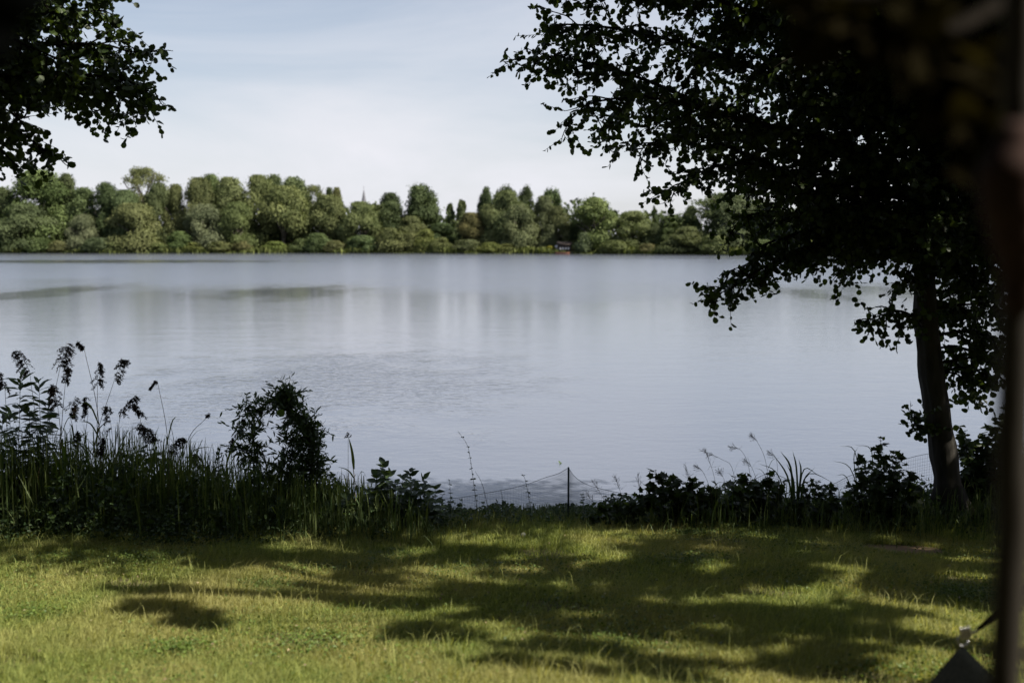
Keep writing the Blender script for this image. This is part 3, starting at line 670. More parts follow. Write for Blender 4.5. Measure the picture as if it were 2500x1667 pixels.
# ---- the tree reaching in from the left
def left_tree():
    rl = np.random.default_rng(5)
    bx, by = -6.9, 8.3; bz = float(gz(bx, by))
    t = empty('hazel_tree', (bx, by, bz), 'leafy branches of a round-leaved tree reaching in at the upper left corner', 'tree')
    tr = spline([(bx, by, bz - .1), (bx + .1, by, 2.6), (bx - .05, by, 4.6), (bx + .1, by, 7), (bx + .3, by, 9.5)], 24)
    gt = Geo(); tube(gt, tr, np.linspace(.2, .06, 24), 12); gt.build('trunk', M['bark'], t, smooth=True)
    gt = Geo(); gl = Geo()
    def limb(px, z, nsec, seclen, r0=.035, **k):
        st = tr[np.argmin(np.abs(tr[:, 2] - z))]; spray(gt, gl, spline([st] + [P(*a) for a in px], 18), r0, int(nsec * 2.3), seclen, 'round', .058, rl, **k)
    limb([(-100,150,8.4),(100,110,8.3),(250,110,8.2),(310,125,8.2),(360,130,8.2)], 4.6, 30, .42, start=.3)
    limb([(-100,200,8.0),(120,180,8.0),(270,190,7.9),(330,205,7.9),(375,222,7.9)], 4.4, 30, .40, start=.3)
    limb([(-100,230,8.6),(60,230,8.5),(180,245,8.5),(240,275,8.5)], 4.2, 22, .34, start=.3)
    limb([(-50,200,8.3),(150,200,8.3),(270,230,8.2),(325,265,8.2)], 4.3, 20, .34, start=.45)
    limb([(-100,60,8.5),(50,40,8.5),(160,30,8.4),(250,25,8.4)], 4.8, 26, .44, start=.3)
    limb([(-100,-60,8.2),(60,-80,8.2),(160,-60,8.1),(260,-40,8.0)], 5.0, 20, .4, start=.3)
    limb([(-120,280,8.2),(-20,300,8.2),(50,325,8.2),(100,360,8.2),(130,375,8.2)], 4.0, 22, .28, droop=.5, start=.35)
    limb([(-120,330,8.4),(-40,345,8.4),(10,375,8.4),(30,395,8.4)], 3.8, 16, .26, droop=.5, start=.35)
    limb([(-100,20,7.8),(40,100,7.8),(160,150,7.8)], 4.7, 22, .44, start=.3)
    limb([(-100,120,8.8),(60,160,8.8),(140,200,8.8)], 4.4, 22, .44, start=.3)
    limb([(-100,200,7.8),(0,260,7.8),(60,290,7.8)], 4.2, 20, .36, start=.3)
    limb([(-100,0,8.9),(80,0,8.9),(160,60,8.9)], 4.7, 22, .44, start=.3)
    for k in range(20):     # upper crown out of the picture, over the bank
        e = np.array([rl.uniform(-8, -2), rl.uniform(7.2, 10.5), rl.uniform(6.3, 8.6)]); st = tr[np.argmin(np.abs(tr[:, 2] - e[2] + 1))]
        spray(gt, gl, spline([st, (st + e) / 2 + [0, 0, .3], e], 8), .03, 10, .7, 'round', .09, rl, dense=.5, start=.3)
    gt.build('branches', M['twig'], t); gl.build('crown', M['leftleaf'], t)
left_tree()

# ---- tree standing right of the viewer: its high crown shades the lawn, one twig hangs near the lens
SH = [  # shade patches on the lawn: photo x, y, half width, half height
 (440,1362,95,22),(560,1378,60,16),(370,1440,90,15),(350,1500,62,14),(455,1522,45,14),(620,1345,110,20),(760,1365,90,18),(860,1345,140,24),(940,1385,110,22),(1090,1350,120,22),
 (873,1414,60,18),(785,1458,85,17),(906,1486,105,13),(1133,1438,75,9),(1060,1560,100,22),(1271,1498,150,28),(1200,1455,80,10),(1320,1420,110,12),(1250,1360,110,18),
 (1447,1400,130,26),(1587,1402,190,32),(1868,1355,240,30),(2195,1374,340,38),(1680,1449,160,20),(2100,1420,260,34),(2290,1449,210,26),(1820,1512,200,26),(1640,1500,110,18),(2100,1505,85,20),
 (2055,1606,120,18),(1915,1632,130,28),(1493,1598,110,14),(1563,1646,150,18),(1890,1561,120,20),(1490,1540,110,16),(1360,1590,90,16),(2400,1340,160,22),(1700,1330,120,14),(2020,1325,160,12),(1280,1640,80,14),(1720,1560,90,14),
]
def near_tree():
    rl = np.random.default_rng(9)
    bx, by = 6.6, 3.6; bz = float(gz(bx, by))
    t = empty('beech_tree', (bx, by, bz), 'bronze leaved twigs hanging blurred and close at the upper right corner', 'tree')
    tr = spline([(bx, by, bz - .1), (bx - .1, by, 3.5), (bx + .1, by + .2, 6), (bx, by + .4, 9), (bx, by, 11)], 24)
    gt = Geo(); tube(gt, tr, np.linspace(.26, .07, 24), 12); gt.build('trunk', M['bark'], t, smooth=True)
    gt = Geo(); gl = Geo()
    for (xs_, ys_, rx, ry) in SH:
        # ground point under this photo pixel
        lo, hi = 3.0, 12.0
        for _ in range(30):
            md = (lo + hi) / 2; p = P(xs_, ys_, md)
            if p[2] > float(gz(p[0], md)): lo = md
            else: hi = md
        p = P(xs_, ys_, lo); h = CAMZ - p[2]
        ax = .9 * rx / FPX * lo; ay = 1.4 * ry / FPX * lo * lo / h
        zc = 6.6 + rl.random() * .8 + .12 * (lo - 5); tt = (zc - p[2]) / S3[2]; c = p + S3 * tt
        n = int(np.clip(ax * ay * 8200, 220, 4200)); u = rl.normal(size=(n, 2)); rr = np.linalg.norm(u, axis=1); u = u / rr[:, None] * np.sqrt(rl.random(n))[:, None] * (1 + .16 * rl.normal(size=(n, 1)))
        nb = int(np.clip(3 + ax * ay * 20, 3, 13)); bo = np.clip(rl.normal(size=(nb, 2)) * .60, -1.15, 1.15); bs = .15 + .27 * rl.random(nb); bi = rl.integers(nb, size=n)
        sx2 = bo[bi, 0] + u[:, 0] * bs[bi]; sy2 = bo[bi, 1] * 1.15 + u[:, 1] * bs[bi] * 1.25 - .45 * bo[bi, 0] * (1 if rl.random() < .8 else -1)
        pos = np.stack([c[0] + sx2 * ax, c[1] + sy2 * ay, c[2] + rl.normal(size=n) * .10], -1)
        leaves(gl, pos, nrm(rl.normal(size=(n, 3)) * [1, 1, .4]), nrm(rl.normal(size=(n, 3)) * .5 + [0, 0, 1]), rl.uniform(.07, .12, n), 'round')
        st = tr[np.argmin(np.abs(tr[:, 2] - c[2] + .8))]; br = spline([st, (st + c) / 2 + [0, 0, .25], c], 9); tube(gt, br, np.linspace(.03, .006, 9), 4)
        for q in range(5):
            e = pos[rl.integers(n)]; tube(gt, np.array([br[-2], e]), [.006, .003], 3)
    # shade over the planted bank
    for k in range(140):
        x = rl.uniform(-6.5, 5.5); y = rl.uniform(np.interp(x, [-6.5, -2.5, -1.5, 1, 2, 5.5], [8.0, 8.1, 8.9, 9.1, 8.9, 8.6]), 12.4); z = 7.3 + rl.random()
        if x < -1.2 and rl.random() < .2: continue
        p = np.array([x, y, .9]); c = p + S3 * (z - .9) / S3[2]
        n = 330; pos = c + rl.normal(size=(n, 3)) * [.45, .38, .18]
        leaves(gl, pos, nrm(rl.normal(size=(n, 3)) * [1, 1, .4]), nrm(rl.normal(size=(n, 3)) * .5 + [0, 0, 1]), rl.uniform(.08, .13, n), 'round')
        if k % 3 == 0:
            st = tr[np.argmin(np.abs(tr[:, 2] - 8))]; tube(gt, spline([st, (st + c) / 2 + [0, 0, .3], c], 9), np.linspace(.03, .006, 9), 4)
    # near twig
    gn = Geo()
    for (a, b, c_) in [((2560,-60,1.25),(2300,60,1.2),(2060,70,1.15)),((2600,60,1.2),(2400,150,1.15),(2250,130,1.1)),((2560,-40,1.2),(2250,-10,1.15),(1980,-10,1.1)),((2620,150,1.2),(2480,240,1.15),(2360,170,1.1))]:
        st = np.array([2.6, 2.2, 4.9]); br = spline([st, P(*a), P(*b), P(*c_)], 14); tube(gt, br, np.linspace(.014, .003, 14), 5)
        for q in range(6, 14):
            for z in range(4):
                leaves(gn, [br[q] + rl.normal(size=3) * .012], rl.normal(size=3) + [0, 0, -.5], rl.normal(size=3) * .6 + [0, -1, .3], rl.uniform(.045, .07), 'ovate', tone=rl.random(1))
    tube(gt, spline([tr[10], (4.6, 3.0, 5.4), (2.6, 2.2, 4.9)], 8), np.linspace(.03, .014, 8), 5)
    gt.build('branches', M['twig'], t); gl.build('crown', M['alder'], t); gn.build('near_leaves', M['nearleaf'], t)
near_tree()

# unseen wood behind and beside the viewer, added to block sky light
g = Geo(); k = 15000
xx = rng.uniform(-24, 26, k); yy_ = rng.uniform(-15, -5, k); top_ = 12 + 2 * np.sin(xx * .5)
sd = rng.random(k); a_ = sd < .14; b_ = (sd > .14) & (sd < .26)
xx = np.where(a_, rng.uniform(-14, -9, k), np.where(b_, rng.uniform(13, 17, k), xx)); yy_ = np.where(a_ | b_, rng.uniform(-6, 8, k), yy_); top_ = np.where(a_, 10, np.where(b_, 7.0, top_))
leaves(g, np.stack([xx, yy_, 1.8 + rng.random(k) * top_], -1), rv(k), rv(k) + [0, 0, .5], rng.uniform(.5, 1.0, k), 'card')
k = 5200; leaves(g, np.stack([rng.uniform(-9, 1.4, k), rng.uniform(-5, 6.3, k), rng.uniform(8.6, 11.5, k)], -1), rv(k), rv(k) + [0, 0, 1.2], rng.uniform(.3, .6, k), 'card')  # leaf cards added overhead, out of view, to cut zenith light and deepen shade
tag(g.build('wood', M['alder']), 'unseen wood added behind and beside the lawn, and leaf cards above it, to block sky light', 'wood', kind='stuff')

# ------------------------------------------------------------------ lawn
def clear_lawn(x, y):
    c = P(2200, 1338, 8.35); return (((x - c[0]) * 2.6) ** 2 + ((y - 8.35) * 4.2) ** 2) > .8 + .4 * rng.random(x.shape)
def make_grass():
    g = Geo(); k = 620000
    y = 4.2 + (10.1 - 4.2) * rng.random(k) ** 1.25
    x = (rng.random(k) * 2 - 1) * (.56 * y + .7); m = clear_lawn(x, y) & (y < 10.1 + bankY(x))
    # tufts: pull blades together, thin worn spots
    worn = np.sin(x * 2.1 + 1) * np.sin(y * 3.3 + x) ; m &= ~((worn > .86) & (rng.random(k) < .75))
    x, y = x[m], y[m]; k = len(x); z = gz(x, y)
    tall = np.clip((y - 8.9 - bankY(x) * .5) / 1.0, 0, 1)
    patch = .5 + .5 * np.sin(x * 1.7 + 2 * np.sin(y * .9)) * np.sin(y * 2.3 + 1.3 * np.sin(x * 1.1))
    h = (.024 + .050 * patch ** 1.5 + .03 * rng.random(k)) * (1 + (rng.random(k) < .04) * rng.random(k) * 1.6) * (1 + 1.0 * tall * rng.random(k))
    w = .0012 + .0005 * (y - 4)/3 + .0009 * rng.random(k)
    a = rng.random(k) * 6.283; lean = rng.random(k) ** .7 * 1.1
    ld = np.stack([np.cos(a) + .35, np.sin(a), 0 * a], -1) * lean[:, None]
    b = np.stack([x, y, z - .004], -1); sa = a + 1.57 + rng.normal(size=k) * .8
    sv = np.stack([np.cos(sa), np.sin(sa), 0 * a], -1) * w[:, None]
    up = np.array([0, 0, 1.0])
    mid = b + (up * .62 + ld * .35) * h[:, None]; tip = b + (up * (1 - .25 * lean[:, None]) + ld * 1.0) * h[:, None]
    v = np.stack([b - sv, b + sv, mid - sv * .75, mid + sv * .75, tip], 1)
    o = np.arange(k)[:, None] * 5
    tone = np.clip(rng.normal(.5, .25, k), 0, 1)
    g.add(v, tris=o + np.array([[2, 3, 4]]), quads=o + np.array([[0, 1, 3, 2]]), tone=np.repeat(tone, 5))
    ob = g.build('lawn_grass', M['grass']); tag(ob, 'short dappled lawn grass sloping down to the lake', 'grass', kind='stuff')
make_grass()
g = Geo(); k = 30000; cc = np.stack([rng.uniform(-4.5, 4.5, 46), rng.uniform(4.4, 8.8, 46)], -1); ci = rng.integers(46, size=k); rr_ = rng.uniform(.10, .42, 46)[ci]
x = cc[ci, 0] + rng.normal(size=k) * rr_; y = cc[ci, 1] + rng.normal(size=k) * rr_ * .8
leaves(g, np.stack([x, y, gz(x, y) + rng.uniform(.02, .055, k)], -1), nrm(rng.normal(size=(k, 3)) * [1, 1, .3]), nrm(rng.normal(size=(k, 3)) * .5 + [0, 0, 1]), rng.uniform(.010, .020, k), 'round')
M['clover'] = leaf_mat('clover_leaf', (.055,.095,.02), (.12,.17,.035), trans=.35)
tag(g.build('clover', M['clover']), 'patches of darker green clover growing in the lawn', 'clover', kind='stuff')
g = Geo(); k = 700; y = 4.3 + 5 * rng.random(k); x = (rng.random(k) * 2 - 1) * (.55 * y + .3)
leaves(g, np.stack([x, y, gz(x, y) + rng.uniform(.02, .05, k)], -1), nrm(rng.normal(size=(k, 3)) * [1, 1, .3]), nrm(rng.normal(size=(k, 3)) * .5 + [0, 0, 1]), rng.uniform(.010, .026, k), 'ovate')
M['litter'] = leaf_mat('dead_leaf', (.12,.085,.05), (.28,.23,.14), trans=.1)
tag(g.build('leaf_litter', M['litter']), 'scattered small dead leaves and bits of straw in the grass', 'leaf litter', kind='stuff')

# undergrowth at the foot of the bank planting
def undergrowth():
    g = Geo(); k = 60000
    x = rng.uniform(-6.4, 6.6, k); y = rng.uniform(8.3, 11.1, k)
    front = np.interp(x, [-6.4, -3.6, -2.2, -1.4, -.9, .9, 1.3, 2.6, 6.6], [7.85, 7.95, 8.2, 8.7, 9.05, 9.05, 9.0, 8.95, 8.85]) + .16 * np.sin(x * 2.3) + .10 * np.sin(x * 13 + 1) + .07 * np.sin(x * 7)
    dens = np.interp(x, [-6.4, -1.3, -.9, .9, 1.2, 6.6], [1, 1, .75, .65, .9, 1]); hmax = np.interp(x, [-6.4, -3, -2.2, -1.2, -.85, .7, 1.1, 2.4, 3, 6.6], [.80, .72, .60, .50, .27, .20, .30, .40, .46, .62])
    m = (rng.random(k) < dens) & (y > front); x, y, hmax, front = x[m], y[m], hmax[m], front[m]; k = len(x)
    hmax = hmax * np.clip((y - front) / 1.2, .06, 1) * (.75 + .35 * np.sin(x * 3.1 + y) * np.sin(x * 7.3))
    z = gz(x, y) + rng.random(k) ** 1.1 * hmax
    leaves(g, np.stack([x, y, z], -1), nrm(rng.normal(size=(k, 3)) * [1, 1, .5] + [0, 0, .1]), nrm(rng.normal(size=(k, 3)) * .8 + [0, -.5, .7]), rng.uniform(.030, .075, k) * np.where(y < front + .7, .6, 1), 'ovate')
    tag(g.build('undergrowth', M['weed']), 'dark tangle of low weeds under the plants on the bank', 'undergrowth', kind='stuff')
    # long bank grass
    g = Geo(); k = 16000; x = rng.uniform(-6.4, 6.6, k); y = rng.normal(9.9, .45, k) + bankY(x); z = gz(x, y)
    h = rng.uniform(.08, .26, k) * np.interp(x, [-6, -1.5, -1, 1, 1.5, 6], [1.4, 1.2, .8, .7, 1.1, 1.3]); a = rng.random(k) * 6.283; lean = rng.random(k) * .9
    ld = np.stack([np.cos(a), np.sin(a), 0 * a], -1) * lean[:, None]; b = np.stack([x, y, z], -1); sv = np.stack([-np.sin(a), np.cos(a), 0 * a], -1) * rng.uniform(.002, .0045, k)[:, None]
    up = np.array([0, 0, 1.]); m1 = b + (up * .5 + ld * .15) * h[:, None]; m2 = b + (up * .85 + ld * .5) * h[:, None]; tp = b + (up * (.95 - .35 * lean[:, None]) + ld) * h[:, None]
    v = np.stack([b - sv, b + sv, m1 - sv, m1 + sv, m2 - sv * .7, m2 + sv * .7, tp], 1); o = np.arange(k)[:, None] * 7
    g.add(v, tris=o + np.array([[4, 5, 6]]), quads=np.concatenate([o + np.array([[0, 1, 3, 2]]), o + np.array([[2, 3, 5, 4]])]), tone=np.repeat(rng.random(k), 7))
    k = 5200; x = -6.4 + 5.6 * rng.random(k) ** 1.15; x[:900] = rng.uniform(1.3, 5, 900); y = rng.normal(9.6, .4, k); z = gz(x, y)
    h = rng.uniform(.3, .95, k) * np.interp(x, [-6, -3.5, -2.2, -1, 1.3, 5], [1.35, 1.15, .75, .5, .4, .55]); a = rng.random(k) * 6.283; lean = rng.random(k) ** 2 * .6
    ld = np.stack([np.cos(a), np.sin(a), 0 * a], -1) * lean[:, None]; b = np.stack([x, y, z], -1); sv = np.stack([np.ones(k), rng.normal(size=k) * .4, 0 * a], -1) * rng.uniform(.0018, .0055, k)[:, None]
    m1 = b + (up * .5 + ld * .12) * h[:, None]; m2 = b + (up * .85 + ld * .5) * h[:, None]; tp = b + (up * (.97 - .35 * lean[:, None]) + ld) * h[:, None]
    v = np.stack([b - sv, b + sv, m1 - sv, m1 + sv, m2 - sv * .7, m2 + sv * .7, tp], 1); o = np.arange(k)[:, None] * 7
    g.add(v, tris=o + np.array([[4, 5, 6]]), quads=np.concatenate([o + np.array([[0, 1, 3, 2]]), o + np.array([[2, 3, 5, 4]])]), tone=np.repeat(rng.random(k), 7))
    tag(g.build('bank_grass', M['reedleaf']), 'long loose grass growing along the edge of the bank', 'grass', kind='stuff')
undergrowth()

# ------------------------------------------------------------------ bank plants
def ground_at(p): return float(gz(p[0], p[1]))
def blade(g, pts, w, tone=.5, side=None):
    """long flat leaf along a polyline, width profile"""
    pts = np.asarray(pts, float); m = len(pts); tg = nrm(np.gradient(pts, axis=0))
    if side is None: side = rv()
    s = nrm(np.cross(tg, side)); prof = w * np.interp(np.linspace(0, 1, m), [0, .25, .7, 1], [.55, 1, .7, .02])
    nn = np.cross(s, tg); v = np.stack([pts - s * prof[:, None], pts + nn * prof[:, None] * .3, pts + s * prof[:, None]], 1).reshape(-1, 3)
    q = []
    for a in range(m - 1):
        q += [(a*3, a*3+1, a*3+4, a*3+3), (a*3+1, a*3+2, a*3+5, a*3+4)]
    g.add(v, quads=q, tone=tone)
def panicle(g, gs, top, base, rl, length, fat=1.0, lean=1.0):
    """drooping reed plume hanging from the stalk end"""
    ax = spline([base, (np.array(base) + top) / 2 + [0, 0, .01], top], 8)
    for k in range(int(34 * fat)):
        f = rl.random(); p = ax[int(f * 7)]; dr = nrm(np.array([lean * (.5 + rl.random()) * np.sign(rl.random() - .2), rl.normal() * .5, -.5 - rl.random()]) + (top - base) * 1.2)
        ln = length * (.25 + .4 * rl.random()) * (1 - .3 * f)
        e = p + dr * ln * .6; e2 = e + nrm(dr + [0, 0, -1.3]) * ln * .4
        br = np.array([p, (p + e) / 2 + [0, 0, .006], e, e2]); tube(gs, br, [.0012, .001, .0009, .0006], 3, cap=False)
        m = int(15 + 9 * rl.random()); uu = rl.random(m) ** .7; pos = np.stack([np.interp(uu * 3, range(4), br[:, q]) for q in range(3)], -1) + rl.normal(size=(m, 3)) * .0045
        leaves(g, pos, nrm(dr + rl.normal(size=(m, 3)) * .5), rv(m), rl.uniform(.012, .024, m), 'lance', tone=rl.random(m) ** 1.6, width=1.5)
REEDS = [ # foot x, mid x,y, top x,y (end of stalk), panicle tip x,y, length, fat, words
 (100,95,1100,72,905,38,850,.20,1.6,'reed plume arching left, second from the left edge'),
 (110,118,1050,148,890,165,832,.24,1.8,'tallest reed plume, standing upright'),
 (140,150,1050,160,930,165,895,.10,.9,'short reed plume hanging just below the tallest one'),
 (255,240,1020,205,850,186,835,.08,.6,'thin reed arching left with a tiny plume beside the tallest one'),
 (228,236,1080,238,935,240,880,.16,1.2,'pointed reddish reed plume right of the thin arching reed'),
 (205,232,1080,280,925,303,872,.17,1.2,'reed plume leaning right with a tiny tuft above it'),
 (190,200,1130,215,1010,210,965,.14,1.2,'bell shaped reed plume low under the leaning one'),
 (290,283,1160,272,1045,262,985,.15,.8,'narrow dark reed plume between the bell shaped one and the arched ones'),
 (265,278,1120,295,1005,335,962,.16,1.1,'reed plume arching right with a trailing tip'),
 (300,330,1130,345,1010,328,985,.11,1.0,'small brown reed plume touching the arching one'),
 (425,408,1060,384,930,368,950,.07,.6,'tiny reed tuft alone on a tall thin stalk over the water'),
 (425,400,1130,380,1070,340,1030,.20,2.0,'big shaggy brown reed plume leaning left'),
 (415,412,1150,412,1100,448,1065,.15,1.2,'dark reed plume pointing right beside the shaggy one'),
 (160,150,1080,140,985,130,935,.16,1.6,'brown reed plume half hidden among the tall leafy stems'),
 (190,182,1080,170,1010,185,965,.17,1.3,'slanting reed plume right of the half hidden one'),
 (200,192,1160,182,1085,188,1050,.13,1.2,'low ragged reed plume in the left thicket'),
 (250,247,1160,240,1110,250,1065,.13,1.2,'low ragged reed plume right of the left thicket'),
 (20,18,1080,12,945,-8,905,.17,1.5,'brown reed plume cut by the left edge'),
 (500,498,1180,490,1140,478,1105,.14,1.4,'low drooping reed plume midway to the arching willow'),
 (545,553,1150,560,1100,566,1068,.09,.7,'narrow reed head just left of the arching willow'),
 (530,560,1100,580,1055,592,1020,.16,1.5,'dark reed plume leaning against the arching willow'),
 (590,592,1240,592,1210,600,1180,.09,.9,'small reed plume low at the foot of the arching willow'),
 (425,455,1085,505,1018,508,1012,.03,.25,'bare thin stalk slanting right over the water'),
]
def make_reed(a, idx):
    fx, mx_, my, tx, ty, px, py, ln, fat, words = a; rl = np.random.default_rng(100 + idx); d = 9.5 + rl.uniform(-.2, .5)
    b = P(fx, 1300, d); b[2] = ground_at(b); 
    t = empty('reed', b, words, 'reed', 'flowering reeds at the left of the bank')
    g = Geo(); st = spline([b, P(mx_, my, d), P(tx, ty, d)], 14); tube(g, st, np.linspace(.0045, .002, 14), 5, tone=rl.random()); top = P(px, py, d + rl.uniform(-.05, .05))
    tube(g, spline([st[-1], (st[-1] + top) / 2 + [0, 0, .01], top], 5), np.linspace(.002, .001, 5), 4)
    gp = Geo(); panicle(gp, g, top, st[-1], rl, ln, fat, lean=np.sign(px - tx + .1)); g.build('stem', M['straw'], t); gp.build('plume', M['panicle'], t)
    g = Geo()
    for k in range(5):
        p = st[2 + k]; a_ = rl.random() * 6.28; u = np.array([math.cos(a_), math.sin(a_) * .5, 0]); l = .25 + .2 * rl.random()
        blade(g, spline([p, p + u * l * .35 + [0, 0, l * .5], p + u * l * .8 + [0, 0, l * .6]], 7), .008, rl.random())
    g.build('leaf', M['reedleaf'], t)
for i_, a in enumerate(REEDS): make_reed(a, i_)

def leafy_stem(name, ctrl, label, kind, size, gap, mat, cat='plant', group=None, pair=True, seed=0, r0=.004, droop=.2, whorl=2, head=None, parent=None, spread=1., bottom=.1, taper=.45):
    """upright herb: stem polyline with opposite leaves"""
    rl = np.random.default_rng(seed); st = spline(ctrl, 16)
    t = parent or empty(name, ctrl[0], label, cat, group)
    g = Geo(); tube(g, st, np.linspace(r0, r0 * .4, 16), 5, tone=.3); g.build('stem', M['weed'] if mat != 'willow' else M['twig'], t)
    gl = Geo(); cum = np.concatenate([[0], np.cumsum(np.linalg.norm(np.diff(st, axis=0), axis=1))]); L_ = cum[-1]; n = int(L_ * (1 - bottom) / gap); a0 = rl.random() * 6
    Pp, D_, N_, S_ = [], [], [], []
    for k in range(n):
        f = bottom + (1 - bottom) * (k + .5) / n; p = np.array([np.interp(f * L_, cum, st[:, q]) for q in range(3)]); a = a0 + k * (1.57 if whorl == 2 else 2.4); s = size * (1 - taper * f ** 2) * (.8 + .4 * rl.random())
        for w in range(whorl):
            aa = a + w * 6.283 / whorl + rl.normal() * .45; hd = np.array([math.cos(aa), math.sin(aa), .35 - droop + rl.normal() * .2 + .5 * (f > .9)])
            Pp.append(p); D_.append(nrm(hd) * spread); N_.append(nrm(np.array([-math.cos(aa) * .3, -math.sin(aa) * .3, 1]) + np.array([0, -.35, 0]) + rl.normal(size=3) * .35)); S_.append(s)
    leaves(gl, Pp, np.array(D_), np.array(N_), S_, kind); gl.build('leaves', M[mat], t)
    if head:
        gh = Geo(); k = 60; p = st[-1]; pos = p + rl.normal(size=(k, 3)) * [.012, .012, .03] ; leaves(gh, pos, rv(k), rv(k), .012, 'ovate'); gh.build('flower_head', M[head], t)
    return t
def foot(x, d, y=1300):
    b = P(x, y, d); b[2] = ground_at(b); return b

# tall leafy stems at far left (willowherb like) : tops in the photo
TL = [(50,918,40),(72,1000,60),(95,930,90),(25,1000,20),(120,975,110),(8,1010,5),(150,1080,145),(105,1050,95),(130,1130,120),(40,1090,45),(170,1110,170),(75,1130,80),(210,1130,205),(10,1120,10)]
for i_, (x, y, fx) in enumerate(TL):
    d = 9.4 + .06 * (i_ % 9); b = foot(fx, d)
    leafy_stem('willowherb', [b, (b + P(x, y, d)) / 2 + [.03 * math.sin(i_), 0, 0], P(x, y, d)], 'tall dark leafy stem in the thicket at the left edge', 'lance', .17, .017, 'herb', group='tall leafy stems at the left edge', seed=i_, whorl=1, r0=.005, droop=.25, bottom=.3, taper=.15)
# nettle-like and goldenrod-like middle row
ML = [(335,1100),(318,1150),(350,1160),(300,1180),(395,1190),(430,1165),(445,1215),(470,1150),(275,1195),(515,1180),(535,1095),(520,1215),(560,1165),(480,1230),(555,1240),(240,1190),(375,1215),(410,1240),(585,1250),(610,1230)]
proto = None
for i_, (x, y) in enumerate(ML):
    d = 9.45 + .07 * ((i_ * 5) % 8); b = foot(x + 6 * math.sin(i_ * 2), d)
    leafy_stem('nettle', [b, (b + P(x, y, d)) / 2 + [.02 * math.sin(i_ * 3), 0, 0], P(x, y, d)], 'dark leafy weed stem between the reeds and the arching willow', 'ovate' if i_ % 3 else 'lance', .085 if i_ % 3 else .12, .04, 'herb', group='weed stems between the reeds and the willow', seed=40 + i_, droop=.3)
# big broad reed leaves, a lighter leaf colour stands in for sunlight
t = empty('broad_reed', foot(160, 9.3), 'young reed with broad sunlit blades in front of the left thicket', 'reed'); g = Geo(); b = foot(160, 9.3)
tube(g, spline([b, P(160, 1200, 9.3), P(160, 1120, 9.3)], 6), .005, 5); g.build('stem', M['herb_bright'], t); g = Geo()
for (x1, y1, x2, y2, x0, y0, w) in [(140,1130,122,1095,158,1160,.020),(157,1110,152,1080,158,1160,.022),(175,1170,190,1160,160,1185,.012),(140,1190,105,1165,160,1210,.012),(132,1145,128,1140,158,1195,.014),(135,1200,118,1215,158,1190,.01)]:
    blade(g, spline([P(x0, y0, 9.3), P(x1, y1, 9.28), P(x2, y2, 9.3)], 8), w, .8, side=(0, 1, .2))
g.build('leaf', M['herb_bright'], t)
# further long blades in the left group
BL_ = [((455,1250),(462,1170),(466,1060),.016,'broad upright reed blade standing right of the shaggy plume'),
       ((560,1280),(600,1165),(650,1150),.006,'thin reed blade bending over left of the arching willow'),
       ((30,1280),(45,1180),(20,1080),.010,'reed blade leaning left at the left edge'),
       ((300,1300),(320,1190),(306,1110),.012,'narrow reed blade in the middle of the reeds')]
for i_, (a, b_, c_, w, lab) in enumerate(BL_):
    d = 9.35; b = foot(a[0], d); t = empty('reed', b, lab, 'reed'); g = Geo(); blade(g, spline([b, P(*b_, d), P(*c_, d)], 12), w, .5, side=(.2, 1, .1)); g.build('leaf', M['reedleaf'], t)
# dry straw stalks
for i_ in range(26):
    rl = np.random.default_rng(300 + i_); x = rl.uniform(10, 470); d = 9.3 + rl.random() * .5; b = foot(x, d); tp = P(x + rl.normal() * 28, rl.uniform(1010, 1190), d)
    t = empty('dry_stalk', b, 'pale dry straw stalk among the reeds at the left', 'stalk', 'dry stalks among the reeds'); g = Geo(); tube(g, spline([b, (b + tp) / 2 + [rl.normal() * .03, 0, 0], tp], 8), np.linspace(.004, .0015, 8), 4, tone=rl.random()); g.build('stem', M['straw'], t)

